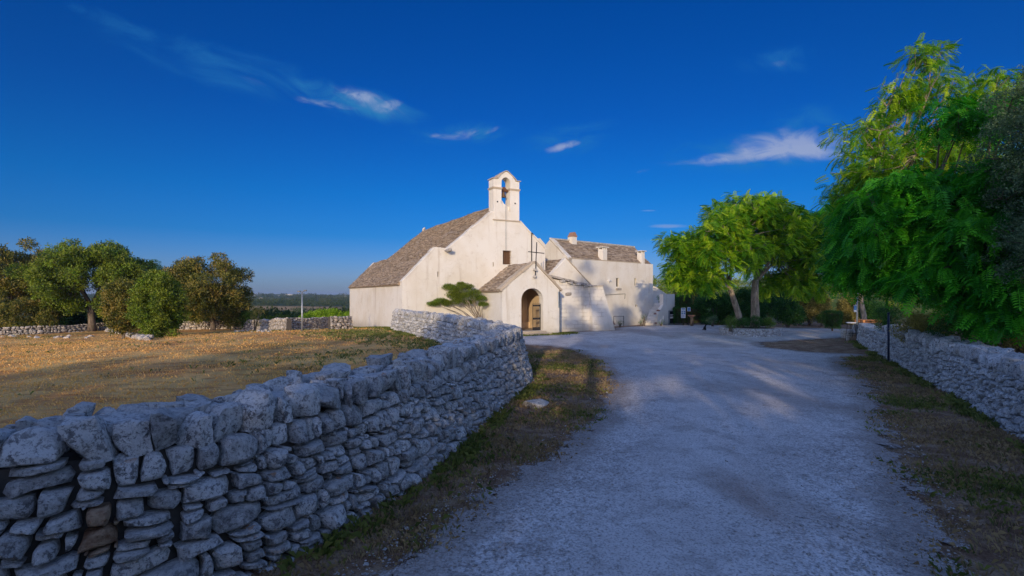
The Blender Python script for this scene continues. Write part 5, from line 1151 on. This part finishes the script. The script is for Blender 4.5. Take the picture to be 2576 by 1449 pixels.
# stone trough, boulders by the stool
mb = MB(); g = gb(2090, 46); mb.fbox(frame(g, (1, 0), (0, 1)), -.35, .35, 0, .4, g[2]-.1, g[2]+.45, .02); o = mb.build('stone_trough', M['pale'], None); tag(o, 'small pale stone trough in the sun beside the topiary', 'trough')
for i, (x, y, Y, r) in enumerate(((2145, 822, 29.5, .36), (2128, 830, 31.5, .3))):
    acc = ([], [], []); X = (x-1288)/1288*Y; z = hz(X, Y); lump(acc, (X, Y, z+r*.7), (r*1.1, r*.9, r), rot_axes((1, 0), (0, 1), rng, .2), rng, .12, .5, tone=.8)
    o = np_mesh('boulder', np.array(acc[0]), acc[1], M['warm'], tone=acc[2], smooth=True); tag(o, ['large warm pale boulder behind the bar stool', 'smaller pale boulder left of the bar stool'][i], 'boulder')
# bar stool ------------------------------------------------------
g = G(2141, 858); hs = (858-811)/1288*g.y; st = empty('bar_stool', g, 'tall dark metal bar stool with a pale round seat beside the lamp post', 'bar stool')
mb = MB(); mb.lathe((0, 0, hs), [(.22, -.05), (.25, -.03), (.25, .0), (.22, .012)], 20); mb.build('seat', M['white'], st)
for k in range(4):
    a = PI/4+k*PI/2; mb = MB(); mb.tube([(math.cos(a)*.17, math.sin(a)*.17, hs-.05), (math.cos(a)*.28, math.sin(a)*.28, 0)], .013, 6); mb.build('leg', M['iron'], st)
mb = MB(); pr = [(math.cos(PI/4+k*PI/2)*.235, math.sin(PI/4+k*PI/2)*.235, hs*.42) for k in range(5)]; mb.tube(pr, .010, 6); mb.build('foot_ring', M['iron'], st)
# lamp post with notice ------------------------------------------
g = G(2156, 858); lp = empty('lamp_post', g, 'tall grey lamp post with a blue notice strapped to it beside the bar stool', 'lamp post', 'lamp posts')
mb = MB(); mb.tube([(0, 0, -.2), (0, 0, 2.4), (0, 0, 4.6)], [.055, .05, .04], 10); mb.build('pole', M['grey'], lp, True)
mb = MB(); mb.tube([(0, 0, 4.55), (-.3, 0, 4.75)], .025, 6); mb.fbox(frame((0, 0, 0), (1, 0), (0, 1)), -.65, -.25, -.08, .08, 4.72, 4.80); mb.build('lamp_head', M['grey'], lp)
nz = EYE+(742-775.5)/1288*g.y-g.z
mb = MB(); mb.fbox(frame((0, 0, 0), (.95, -.3), (.3, .95)), -.18, -.04, -.07, -.06, nz-.21, nz+.21); nb_ = mb.build('notice', M['blue'], lp)
mb = MB(); mb.fbox(frame((0, 0, 0), (.95, -.3), (.3, .95)), -.17, -.05, -.076, -.072, nz+.13, nz+.19); mb.fbox(frame((0, 0, 0), (.95, -.3), (.3, .95)), -.17, -.05, -.076, -.072, nz-.19, nz-.12); mb.build('print', M['white'], nb_)
g = Vector((13.42, 18.25, hz(13.42, 18.25))); o_ = empty('metal_post', g, 'thin black metal post standing close in front of the right stone wall', 'post')
mb = MB(); mb.tube([(0, 0, -.2), (0, 0, 1.75)], .035, 8); mb.build('pole', M['steel_dark'], o_, True)
mb = MB(); mb.lathe((0, 0, 1.75), [(.045, 0), (.05, .03), (.02, .06)], 8); mb.build('cap', M['steel_dark'], o_, True)
# two-headed lamp post in the field
g = G(760, 833); o_ = empty('lamp_post', g, 'slim pale lamp post with two small floodlights in the field before the far wall', 'lamp post', 'lamp posts'); hh = (833-733)/1288*g.y
mb = MB(); mb.tube([(0, 0, -.2), (0, 0, hh*.4), (0, 0, hh)], [.06, .055, .04], 8); mb.build('pole', M['grey'], o_, True)
for sx in (-1, 1):
    mb = MB(); mb.tube([(0, 0, hh-.05), (sx*.16, 0, hh+.02)], .02, 6); mb.fbox(frame((0, 0, 0), (1, 0), (0, 1)), sx*.20-.08, sx*.20+.08, -.08, .05, hh-.02+sx*.03, hh+.06+sx*.03); mb.build('floodlight', M['lampgrey'], o_)
# pallet
mb = MB(); c = P(2185, 812, 31.5); root = empty('wooden_pallet', (c.x, c.y, .72), 'orange wooden pallet lying on the terrace behind the low stone wall', 'pallet')
fp = frame((0, 0, 0), (1, 0), (0, 1))
mb = MB(); [mb.fbox(fp, -.62, .62, -.4+.17*k, -.28+.17*k, .13, .155) for k in range(5)]; mb.build('deck_boards', M['orange'], root)
mb = MB(); [mb.fbox(fp, x-.07, x+.07, y-.05, y+.05, .022, .129) for x in (-.55, 0, .55) for y in (-.35, 0, .35)]; mb.build('blocks', M['orange'], root)
mb = MB(); [mb.fbox(fp, -.62, .62, y-.05, y+.05, 0, .021) for y in (-.35, 0, .35)]; mb.build('runners', M['orange'], root)
# ------------------------------------------------------------------ black cat (one skinned surface)
def make_cat(loc, rz):
    nodes = [(0, 0, .10, .075, .085), (.02, 0, .20, .07, .075), (.07, 0, .28, .052, .055), (.10, 0, .345, .034, .036), (.125, 0, .385, .048, .05), (.175, 0, .375, .026, .026),
             (.085, .04, .21, .028, .03), (.115, .04, .10, .020, .020), (.12, .04, .015, .018, .016), (.155, .04, .010, .016, .012),
             (.085, -.04, .21, .028, .03), (.115, -.04, .10, .020, .020), (.12, -.04, .015, .018, .016), (.155, -.04, .010, .016, .012),
             (.03, .07, .085, .045, .05), (.09, .085, .05, .03, .03), (.02, .085, .018, .02, .016), (.10, .09, .012, .018, .012),
             (.03, -.07, .085, .045, .05), (.09, -.085, .05, .03, .03), (.02, -.085, .018, .02, .016), (.10, -.09, .012, .018, .012),
             (-.09, 0, .04, .022, .022), (-.15, .05, .018, .016, .016), (-.14, .13, .016, .014, .014), (-.06, .17, .014, .010, .010),
             (.112, .025, .425, .014, .016), (.108, .030, .455, .004, .004), (.112, -.025, .425, .014, .016), (.108, -.030, .455, .004, .004)]
    edges = [(0, 1), (1, 2), (2, 3), (3, 4), (4, 5), (2, 6), (6, 7), (7, 8), (8, 9), (2, 10), (10, 11), (11, 12), (12, 13), (0, 14), (14, 15), (15, 16), (16, 17), (0, 18), (18, 19), (19, 20), (20, 21), (0, 22), (22, 23), (23, 24), (24, 25), (4, 26), (26, 27), (4, 28), (28, 29)]
    me = bpy.data.meshes.new('cat'); me.from_pydata([n[:3] for n in nodes], edges, []); o = bpy.data.objects.new('cat', me); C.objects.link(o)
    sk = o.modifiers.new('Skin', 'SKIN'); sd = o.modifiers.new('Sub', 'SUBSURF'); sd.levels = 1; sd.render_levels = 2; sk.use_smooth_shade = True
    if not me.skin_vertices: 
        bpy.context.view_layer.objects.active = o
    for i, n in enumerate(nodes):
        me.skin_vertices[0].data[i].radius = (n[3], n[4])
    me.skin_vertices[0].data[0].use_root = True
    dg = bpy.context.evaluated_depsgraph_get(); ev = o.evaluated_get(dg); m2 = bpy.data.meshes.new_from_object(ev); m2.materials.clear(); m2.materials.append(M['black'])
    bpy.data.objects.remove(o); c = bpy.data.objects.new('cat', m2); C.objects.link(c); c.location = loc; c.rotation_euler = (0, 0, rz); c.scale = (1.05,)*3
    tag(c, 'black cat sitting on the sunlit gravel left of the round planter', 'cat')
    mb = MB(); 
    for s_ in (-1, 1): mb.lathe((.160, s_*.020, .395), [(.001, -.006), (.006, 0), (.001, .006)], 6)
    e_ = mb.build('eyes', M['orange'], c); return c
g = G(1771.5, 831.5); make_cat((g.x, g.y, g.z+.03), R_(-15))
# ------------------------------------------------------------------ grass and gravel (stuff)
def tufts(name, label, mat, pts, rng, h=(.06, .16), blades=5, w=.006, spread=.05):
    n = len(pts)*blades; base = np.repeat(pts, blades, 0)+np.concatenate([rng.normal(size=(n, 2))*spread, np.zeros((n, 1))], 1)
    H = rng.uniform(h[0], h[1], n); a = rng.uniform(0, 2*PI, n); lean = rng.uniform(.2, 1.3, n)
    dx = np.cos(a)*lean*H; dy = np.sin(a)*lean*H; wx = -np.sin(a)*w; wy = np.cos(a)*w
    v0 = base+np.stack([wx, wy, np.full(n, -.02)], 1); v1 = base-np.stack([wx, wy, np.full(n, .02)], 1); v2 = base+np.stack([dx*.45-wx*.6, dy*.45-wy*.6, H*.7], 1); v3 = base+np.stack([dx, dy, H*np.sqrt(np.clip(1-lean**2*.5, .2, 1))], 1)
    V = np.stack([v0, v1, v2, v3], 1).reshape(-1, 3); F = (np.array([[0, 1, 2, 3]])+4*np.arange(n)[:, None])
    t = np.repeat(rng.rand(len(pts)), blades*4); o = np_mesh(name, V, F, mat, tone=t); tag(o, label, 'grass', kind='stuff'); return o
rg = np.random.RandomState(77)
def sn(x, y, f, s): return np.sin(x*f+s)*np.cos(y*f*1.3+s*2)+np.sin((x+y)*f*.7+s*3)*.6
# field
n = 60000
Yf = 3+np.abs(rg.rand(n))**1.25*36; Xf = rg.uniform(-1.05, .05, n)*Yf*1.02
sd = sdist(Xf, Yf, WPc); keep = (sd > 1.25) & (Yf < 41) & (sn(Xf, Yf, 1.1, 2)+rg.normal(size=n)*.9 > -.5)
Xf, Yf = Xf[keep], Yf[keep]; dfa = (Xf-A0[0])*U[0]+(Yf-A0[1])*U[1]; dft = (Xf-A0[0])*Vv[0]+(Yf-A0[1])*Vv[1]; k2 = ~((dfa > -.1) & (dft > -.1)); Xf, Yf = Xf[k2], Yf[k2]
pf = np.stack([Xf, Yf, hgt(Xf, Yf)], 1)
gm = (sn(pf[:, 0], pf[:, 1], .35, 1)*.7+rg.normal(size=len(pf))*.5+sstep(-14, -6, pf[:, 0])*1.0*sstep(14, 24, pf[:, 1]) > 1.15)
tufts('field_stubble', 'dry mown straw coloured grass of the field', M['straw'], pf[~gm][::3], rg, (.02, .08), 5, .005, .12)
tufts('field_grass', 'greener grass patches in the dry field', M['grass'], pf[gm], rg, (.04, .14), 5, .007, .07)
# verges
def verge_pts(n, x0, x1, y0, y1, cond):
    x = rg.uniform(x0, x1, n); y = y0+(y1-y0)*rg.rand(n)**1.5; d = road_d(x, y); k = cond(x, y, d); x, y = x[k], y[k]; return np.stack([x, y, hgt(x, y)], 1), d[k]
pv, dv = verge_pts(60000, -6, 4, 2.2, 33, lambda x, y, d: (sdist(x, y, WPc) < -.30) & (d < .25) & (x < 4) & (y < 27.5) & ((y < 23) | (x < .2)) & (sn(x, y, 2.6, 4)+rg.normal(size=len(x))*.9 > -.1+np.clip((d+.4), 0, 1)*2))
pr, dr = verge_pts(60000, 2.5, 15, 2.0, 27, lambda x, y, d: (sdist(x, y, RPc) > .22) & (d < .3) & (x > 2.5) & (y < 20.5) & (sn(x, y, 2.1, 5)+rg.normal(size=len(x))*.9 > -.1+np.clip((d+.4), 0, 1)*2))
pa = np.vstack([pv, pr]); gm = (sn(pa[:, 0], pa[:, 1], 1.3, 3)+rg.normal(size=len(pa))*.7 > .75)
tufts('verge_grass', 'dry brownish grass on the verges of the road', M['verge'], pa[~gm], rg, (.015, .075), 8, .0026, .08)
tufts('green_grass', 'greener grass tufts on the verges', M['grass'], pa[gm], rg, (.02, .10), 8, .003, .06)
pw_ = []
for k in range(2600):
    i = rg.randint(8, len(WPc)-2); a, b = WPc[i], WPc[i+1]; d = (b-a)/np.linalg.norm(b-a); q = a+(b-a)*rg.rand()
    if rg.rand() < .7: q = q+np.array([d[1], -d[0]])*(.40+abs(rg.normal())*.14)
    else: q = q-np.array([d[1], -d[0]])*(1.0+abs(rg.normal())*.2)
    if sn(q[0], q[1], 1.7, 8)+rg.normal()*.6 > .1: pw_.append((q[0], q[1], hz(q[0], q[1])))
for k in range(1400):
    i = rg.randint(2, len(RPc)-2); a, b = RPc[i], RPc[i+1]; d = (b-a)/np.linalg.norm(b-a); q = a+(b-a)*rg.rand()+np.array([-d[1], d[0]])*(.2+abs(rg.normal())*.12)
    if sn(q[0], q[1], 1.7, 3)+rg.normal()*.6 > .3: pw_.append((q[0], q[1], hz(q[0], q[1])))
tufts('wall_foot_grass', 'taller weeds and grass along the foot of the stone walls', M['grass'], np.array(pw_), rg, (.04, .15), 8, .0026, .05)
# grass strip at the foot of the church
pc_ = []
for k in range(1500):
    s = rg.uniform(-.5, pw+1.2); t = -abs(rg.normal())*.35-.02
    if s > pw: t += .3
    q = Fp(s, t-.1, 0); pc_.append((q.x, q.y, hz(q.x, q.y)))
for k in range(1400): q = F0(-.05-abs(rg.normal())*.3, rg.uniform(-.5, LENG), 0); pc_.append((q.x, q.y, hz(q.x, q.y)))
for k in range(600): q = F0(rg.uniform(-.3, 1.0), -.1-abs(rg.normal())*.4, 0); pc_.append((q.x, q.y, hz(q.x, q.y)))
tufts('church_grass', 'green grass strip along the foot of the church walls', M['grass'], np.array(pc_), rg, (.05, .16), 6, .008, .06)
# pebbles
n = 26000; y = 2.3+(rg.rand(n)**1.9)*14; x = rg.uniform(-.55, .85, n)*y*1.05; d = road_d(x, y); k = (d > -.35) & ((d < .9) | (rg.rand(n) < .55)) & (sdist(x, y, WPc) < -.45) & (sdist(x, y, RPc) > .4)
x, y = x[k], y[k]; p = np.stack([x, y, hgt(x, y)+.03], 1); n = len(p)
T = np.array([[1, 0, 0], [0, 1, 0], [-1, 0, 0], [0, -1, 0], [.1, .1, .6], [0, 0, -.6]], float); TF = np.array([[0, 1, 4], [1, 2, 4], [2, 3, 4], [3, 0, 4]])
Rm = frames_from(rg.normal(size=(n, 3))*np.array([1, 1, .2]), np.tile([0, 0, 1.], (n, 1))+rg.normal(size=(n, 3))*.3); sc = rg.uniform(.005, .014, n)*(1+(rg.rand(n) < .03)*1.2)
V, F = inst(T, TF, p, Rm, sc); o = np_mesh('gravel', V, F, M['pale'], tone=np.repeat(rg.uniform(.3, 1, n), 6)); tag(o, 'loose white gravel stones on the road and verges', 'gravel', kind='stuff')
# fallen twigs / leaf litter
n = 3500; x = np.concatenate([rg.uniform(-5, 3, n), rg.uniform(3, 13, n)]); y = np.concatenate([rg.uniform(3, 24, n), rg.uniform(3, 22, n)]); d = road_d(x, y); k = (d < .6) & (sdist(x, y, WPc) < -.35) & (sdist(x, y, RPc) > .3); x, y = x[k], y[k]
p = np.stack([x, y, hgt(x, y)+.025], 1); n = len(p); Rm = frames_from(rg.normal(size=(n, 3))*[1, 1, .15], np.tile([0, 0, 1.], (n, 1))+rg.normal(size=(n, 3))*.4)
T = np.array([[0, 0, 0], [.5, .2, .03], [1, 0, .1], [.5, -.2, .05]]); V, F = inst(T, np.array([[0, 1, 2, 3]]), p, Rm, rg.uniform(.012, .04, n)); o = np_mesh('leaf_litter', V, F, plain('dead_leaves', (.16, .085, .045), .9), tone=np.repeat(rg.rand(n), 4)); tag(o, 'dead leaves and bits on the verges', 'leaf litter', kind='stuff')
# ------------------------------------------------------------------ distant land: woods and white houses
def woods(name, label, pts, size, mat, seed, per=26, kind='twig', ls=.5):
    rng = np.random.RandomState(seed); P_, D_, S_ = [], [], []
    for (x, y, z), s in zip(pts, size):
        d = rng.normal(size=(per, 3)); d[:, 2] = np.abs(d[:, 2]); d /= np.linalg.norm(d, axis=1, keepdims=True); P_.append(np.array([x, y, z+s*.3])+d*s*np.array([1, 1, .75])*rng.uniform(.7, 1.05, (per, 1))); D_.append(d); S_.append(np.full(per, s*ls))
    P_, D_, S_ = np.vstack(P_), np.vstack(D_), np.concatenate(S_); n = len(P_)
    Rm = frames_from(D_+rng.normal(size=(n, 3))*.5, D_+rng.normal(size=(n, 3))*.6); V, F = inst(TW[0], TW[1], P_, Rm, S_*rng.uniform(.8, 1.4, n))
    o = np_mesh(name, V, F, mat, tone=np.clip(np.repeat(np.repeat(rng.rand(len(pts)), per)*.7+rng.rand(n)*.3, len(TW[0])), 0, 1)); tag(o, label, 'woodland', kind='stuff')
rw = np.random.RandomState(5); pts = []; sz = []
def brownmask(r, q): return (335 < r < 450 and -.62 < q < -.29) or (215 < r < 295 and -.62 < q < -.5)
for _ in range(4600):
    r = 62*(1500/62)**(rw.rand()**.9); q = rw.uniform(-.95, .12); y = r/math.sqrt(1+q*q); x = q*y
    if brownmask(r, q) and rw.rand() < .985: continue
    if r < 100 and rw.rand() < .25: continue
    if 210 < r < 325 and q < -.25 and rw.rand() < .85: continue
    pts.append((x, y, 0)); sz.append(rw.uniform(.6, 1.15)*(1+r/(500 if r < 445 else 260)))
pts = np.array(pts); pts[:, 2] = hgt(pts[:, 0], pts[:, 1])
woods('valley_woodland', 'dark green woods and scrub filling the valley left of the church', pts, sz, M['hedge'] if False else mat_leaf('valley_leaves', (.02, .048, .012), (.075, .115, .03), (.10, .10, .03)), 6, per=16, ls=.8)
pts = []; sz = []
for _ in range(260):
    Y = rw.uniform(55, 66); q = rw.uniform(-.55, -.31); pts.append((q*Y, Y, 0)); sz.append(rw.uniform(.45, .85))
for _ in range(420):
    Y = rw.uniform(60, 230); q = rw.uniform(.22, 1.3); pts.append((q*Y, Y, 0)); sz.append(rw.uniform(.9, 1.6)*(1+Y/200))
pts = np.array(pts); pts[:, 2] = hgt(pts[:, 0], pts[:, 1])
woods('hillside_scrub', 'green scrub behind the field walls and on the slope beyond the yard', pts, sz, M['oak2'], 7, per=22, ls=.42)
rh = np.random.RandomState(12); HP = [(657, 747, 760, 9), (727, 741.5, 1500, 16)]+[(rh.uniform(640, 880), 0, rh.uniform(1100, 2300), 8) for _ in range(16)]
for i, (px, py, D, s) in enumerate(HP):
    X = (px-1288)/1288*D; z = hz(X, D); w = s*rh.uniform(.6, 1.5); mb = MB(); f_ = frame((0, 0, 0), (math.cos(.3), math.sin(.3)), (-math.sin(.3), math.cos(.3)))
    r_ = empty('distant_house', (X, D, z), ['nearest cluster of white farm buildings low in the valley left of the church', 'white domed building on the dark ridge far left of the lamp post'][i] if i < 2 else 'tiny white house among the trees on the far hillside', 'house', 'white houses in the far valley')
    mb.fbox(f_, -w/2, w/2, 0, w*.7, -2, s*.42)
    if i % 2 == 0: mb.fbox(f_, w/2+.1, w*.95, 1, w*.6, -2, s*.28)
    mb.build('walls', M['farwhite'], r_)
    mb = MB(); mb.prism(f_, [(-w/2-.3, s*.42+.02), (w/2+.3, s*.42+.02), (0, s*.42+1.6)], -.3, w*.7+.3); mb.build('roof', M['pale'], r_)
# utility pole on the right skyline
g = gb(1718, 120); o = empty('utility_pole', g, 'thin dark utility pole on the skyline right of the farmhouse', 'utility pole'); mb = MB(); mb.tube([(0, 0, -.5), (0, 0, EYE+(742-713)/1288*120-g[2])], [.12, .09], 6); mb.build('pole', M['bark'], o)
mb = MB(); mb.tube([(-.5, 0, EYE+(742-716)/1288*120-g[2]), (.5, 0, EYE+(742-716)/1288*120-g[2])], .05, 5); mb.build('crossarm', M['bark'], o)
# ------------------------------------------------------------------ trees behind the photographer (they shade the road)
SUN_AZ, SUN_EL = R_(9), R_(11.5)     # light travels towards +Y, AZ to the right
SUNRAY = np.array([math.sin(SUN_AZ)*math.cos(SUN_EL), math.cos(SUN_AZ)*math.cos(SUN_EL), -math.sin(SUN_EL)])
# places where low sun comes through the crowns and reaches the yard: (x, y, z, half width)
SPOTS = [(8.3, 16.9, 0, .32), (7.1, 13.7, 0, .34), (5.86, 11.75, 0, .28), (5.4, 15.8, 0, .28), (4.5, 14.5, 0, .2), (9.9, 17.4, 0, .17), (6.5, 17.9, 0, .16), (7.3, 19.6, 0, .15), (3.4, 13.6, 0, .14), (4.4, 24.5, 0, .2), (6.2, 22, 0, .15),
         (1.2, 27.6, 0, .75), (2.4, 26.3, 0, .7), (3.4, 28.6, 0, .6), (.9, 24.6, 0, .6), (1.6, 21.5, 0, .45), (2.7, 12.4, 0, .4), (5.6, 38.5, 1.0, .4), (4.6, 37.6, 1.9, .45), (6.4, 38.9, 2.1, .4), (14.5, 38, 0, .4), (18.5, 31, 0, .45), (20, 33.5, 0, .4), (17.8, 36, 0, .4), (11, 41, 0, .4), (22, 36, 0, .5)]
def sun_gaps(origin):
    o = np.array(origin)
    def f(p):
        k = np.ones(len(p), bool)
        for (x, y, z, r) in SPOTS:
            q = p+o-np.array([x, y, z]); t = q@SUNRAY; dd = np.linalg.norm(q-t[:, None]*SUNRAY, axis=1); k &= dd > r*.8+.12
        return k
    return f
def shade_tree(x, y, h, w, seed, dens=1.):
    rng = np.random.RandomState(seed); z = hz(x, y); root = empty('roadside_tree', (x, y, z), 'broad dense tree beside the road behind the viewpoint', 'tree', 'trees behind the viewpoint')
    L = subl((0, 0, h*.52, w, 1.8, h*.5), int(70*dens), rng, (.6, .95), .9, -1, .6)
    leaf_mesh('crown', root, M['oak2'], L, 84, .42, 'twig', rng, shell=.1, gaps=sun_gaps((x, y, z)))
    mb = MB(); mb.tube([(0, 0, -.3), (.1, 0, h*.3), (0, 0, h*.7)], [.25, .2, .1], 8); mb.build('trunk', M['bark'], root, True)
for a in [(-18.0, -14, 7.4, 2.6, 21), (-15.2, -14, 8.6, 2.7, 1), (-12, -14.5, 9.3, 2.8, 2), (-8.9, -14, 9.5, 2.9, 3), (-5.8, -14.5, 9.6, 2.5, 4), (-2.5, -15, 15.5, 2.2, 5, .85), (.5, -14, 14.4, 2.4, 6, .95), (3.5, -14, 13.8, 2.6, 7, .95), (6.6, -14.5, 13.6, 2.7, 8, .95), (10.0, -15, 13.6, 3.1, 9, .8), (15.2, -5, 12.5, 3.0, 10, 1.1), (19.5, -6, 14, 3.4, 11, 1.1), (25, -7, 15, 3.6, 12)]:
    shade_tree(*a)
for i, x in enumerate(np.arange(-21, 15, 2.6)):  # unseen hedge row added to keep low sun off the foreground
    rng = np.random.RandomState(700+i); y = -9.5+rng.uniform(-.3, .3); h = 3.9+rng.uniform(-.2, .3); root = empty('shade_hedge', (x, y, hz(x, y)), 'unseen hedge bush added behind the viewpoint to shade the foreground', 'hedge', 'hedge bushes added for shade behind the viewpoint')
    L = [(rng.uniform(-1.2, 1.2), rng.uniform(-.4, .4), rng.uniform(.3, h-.5), .9, .6, .7, .8) for _ in range(16)]; leaf_mesh('foliage', root, M['oak2'], L, 60, .6, 'twig', rng, shell=.1)
# ------------------------------------------------------------------ world
w = bpy.data.worlds.new('World'); bpy.context.scene.world = w; w.use_nodes = True; nt = NT(w.node_tree); bg = w.node_tree.nodes['Background']
sky = nt.new('ShaderNodeTexSky', sky_type='NISHITA'); sky.sun_disc = False; sky.sun_elevation = SUN_EL
# sun stands behind the camera (towards -Y); Blender's rotation is measured from +Y clockwise seen from above
sky.sun_rotation = PI+SUN_AZ; sky.altitude = 200; sky.air_density = 1.0; sky.dust_density = .6; sky.ozone_density = 3.0
tc = nt.new('ShaderNodeTexCoord'); gen = tc.outputs['Generated']; sep = nt.new('ShaderNodeSeparateXYZ'); nt.inp(sep, 0, gen)
sx, sy, sz_ = sep.outputs
sunv = (-math.sin(SUN_AZ), -math.cos(SUN_AZ))
facing = nt.math('ADD', nt.math('MULTIPLY', sx, sunv[0]), nt.math('MULTIPLY', sy, sunv[1]))
el = nt.math('MAXIMUM', sz_, 0.)
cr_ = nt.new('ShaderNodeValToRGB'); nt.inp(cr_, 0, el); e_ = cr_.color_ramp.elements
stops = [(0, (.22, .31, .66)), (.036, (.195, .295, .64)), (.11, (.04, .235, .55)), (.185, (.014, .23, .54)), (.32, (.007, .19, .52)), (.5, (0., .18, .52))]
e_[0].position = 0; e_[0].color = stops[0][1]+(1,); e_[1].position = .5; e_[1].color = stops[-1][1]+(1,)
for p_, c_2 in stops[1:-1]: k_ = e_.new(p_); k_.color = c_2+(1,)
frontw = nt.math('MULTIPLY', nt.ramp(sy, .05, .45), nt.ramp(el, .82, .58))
tint = nt.mix(frontw, (1.50, 1.32, 1.58), cr_.outputs[0])  # sky out of view tinted brighter, adding fill light to the shade
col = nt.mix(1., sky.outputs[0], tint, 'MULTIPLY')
# clouds: wisps by direction
front = nt.ramp(sy, .02, .12)
yy = nt.math('MAXIMUM', sy, .05); cu = nt.math('DIVIDE', sx, yy); cv = nt.math('DIVIDE', sz_, yy)
cmb = nt.new('ShaderNodeCombineXYZ'); nt.inp(cmb, 0, cu); nt.inp(cmb, 1, cv)
def cloud(px, py, hx, hy, ang, amp, nscale=7., lo=.3, hi=.7, stretch=3., dist=1.2):
    c, s_ = math.cos(R_(ang)), math.sin(R_(ang)); u0, v0 = (px-1288)/1288, (742-py)/1288
    du = nt.math('SUBTRACT', cu, u0); dv = nt.math('SUBTRACT', cv, v0)
    a = nt.math('ADD', nt.math('MULTIPLY', du, c), nt.math('MULTIPLY', dv, s_)); b = nt.math('SUBTRACT', nt.math('MULTIPLY', dv, c), nt.math('MULTIPLY', du, s_))
    k = nt.new('ShaderNodeCombineXYZ'); nt.inp(k, 0, nt.math('MULTIPLY', a, nscale)); nt.inp(k, 1, nt.math('MULTIPLY', b, nscale*stretch)); k.inputs[2].default_value = px*.01
    nz_ = nt.noise(1., 7, .62, k.outputs[0], dist)
    wob = nt.math('MULTIPLY', nt.math('SUBTRACT', nz_, .5), 1.5)
    ra = nt.math('DIVIDE', a, hx/1288); rb = nt.math('DIVIDE', b, hy/1288)
    d = nt.math('SQRT', nt.math('ADD', nt.math('MULTIPLY', ra, ra), nt.math('MULTIPLY', rb, rb)))
    m = nt.ramp(nt.math('SUBTRACT', d, wob), 1.05, .1)
    return nt.math('MULTIPLY', nt.math('MULTIPLY', m, nt.ramp(nz_, lo, hi)), amp)
vl = None
for args in [(640, 190, 430, 60, -17, .48, 4, .3, .7, 2.5), (890, 255, 190, 42, -14, .8, 7, .25, .6, 2.), (1180, 335, 150, 34, 4, .6, 9, .25, .6, 2.), (1960, 150, 120, 40, 5, .4, 6, .3, .65, 2.), (1430, 350, 140, 46, 10, .45, 7), (270, 50, 130, 26, -20, .3, 7), (1900, 385, 280, 55, 3, .5, 5), (2030, 300, 120, 40, 10, .35, 6)]:
    m_ = cloud(*args); vl = m_ if vl is None else nt.math('ADD', vl, m_)
vl = nt.math('MULTIPLY', nt.math('MINIMUM', vl, .8), front)
cl = None
for args in [(900, 240, 62, 17, -12, .62, 14, .3, .62, 2.), (975, 268, 42, 19, 8, .55, 16, .3, .62, 2.), (930, 255, 120, 26, -22, .35, 10), (780, 255, 60, 9, -14, .3, 14),
             (1170, 338, 58, 13, 12, .5, 18), (1235, 328, 22, 8, 25, .3, 18), (1095, 342, 16, 8, 0, .28, 18), (1420, 367, 52, 12, 17, .75, 12, .2, .5, 1.6), 
             (1995, 365, 175, 44, 0, .80, 6, .18, .52, 2.2), (1880, 392, 190, 20, 6, .62, 9, .25, .6, 3.), (2070, 385, 110, 22, -6, .5, 8), (1770, 405, 110, 8, 3, .4, 12),
             (1680, 569, 52, 6, 0, .42, 9, .2, .5, 2.), (1632, 530, 24, 3.2, 0, .35, 12, .2, .5), (1620, 430, 22, 5, 10, .25, 12), (1960, 160, 30, 10, 5, .12, 12), (640, 205, 40, 9, -20, .1, 12), (1130, 346, 60, 9, -6, .3, 16), (830, 262, 90, 10, -8, .3, 12)]:
    m_ = cloud(*args); cl = m_ if cl is None else nt.math('ADD', cl, m_)
cl = nt.math('MULTIPLY', nt.math('MINIMUM', cl, .85), front)
col = nt.mix(vl, col, (.12, 1.0, 2.35)); col = nt.mix(cl, col, (1.6, 1.95, 3.0))
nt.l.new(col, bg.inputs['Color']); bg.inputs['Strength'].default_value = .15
hm = bpy.data.materials.new('haze_air'); hm.use_nodes = True; ht = hm.node_tree; ht.nodes.clear(); ho = ht.nodes.new('ShaderNodeOutputMaterial'); hv = ht.nodes.new('ShaderNodeVolumePrincipled')
hv.inputs['Color'].default_value = (.62, .78, 1., 1); hv.inputs['Density'].default_value = .0002; hv.inputs['Anisotropy'].default_value = .2; ht.links.new(hv.outputs[0], ho.inputs['Volume'])
mb = MB(); mb.fbox(frame((0, 0, 0), (1, 0), (0, 1)), -6200, 6200, -6200, 6200, -22, 24); o = mb.build('haze', hm); tag(o, kind='stuff')
# ------------------------------------------------------------------ sun, camera, settings
sun = bpy.data.lights.new('sun', 'SUN'); sun.energy = 2.3; sun.angle = R_(.5); sun.color = (1., .79, .52); so = bpy.data.objects.new('sun', sun); C.objects.link(so)
dv_ = Vector((math.sin(SUN_AZ)*math.cos(SUN_EL), math.cos(SUN_AZ)*math.cos(SUN_EL), -math.sin(SUN_EL))); so.rotation_euler = dv_.to_track_quat('-Z', 'Y').to_euler()
cam = bpy.data.cameras.new('camera'); co = bpy.data.objects.new('camera', cam); C.objects.link(co); co.location = (0, 0, EYE); co.rotation_euler = (PI/2, 0, 0)
cam.sensor_width = 36; cam.lens = 18; cam.shift_y = (742-724.5)/2576; cam.clip_end = 12000; cam.clip_start = .05
sc_ = bpy.context.scene; sc_.camera = co
sc_.view_settings.view_transform = 'Standard'; sc_.view_settings.look = 'None'; sc_.view_settings.exposure = 0.44; sc_.view_settings.gamma = 1
sc_.cycles.max_bounces = 6; sc_.cycles.transparent_max_bounces = 12; sc_.cycles.use_denoising = True; sc_.cycles.denoising_prefilter = 'NONE'; sc_.cycles.denoising_input_passes = 'RGB_ALBEDO_NORMAL'; sc_.cycles.use_adaptive_sampling = False; sc_.cycles.sample_clamp_indirect = 4
w.cycles.sampling_method = 'MANUAL'; w.cycles.sample_map_resolution = 1024
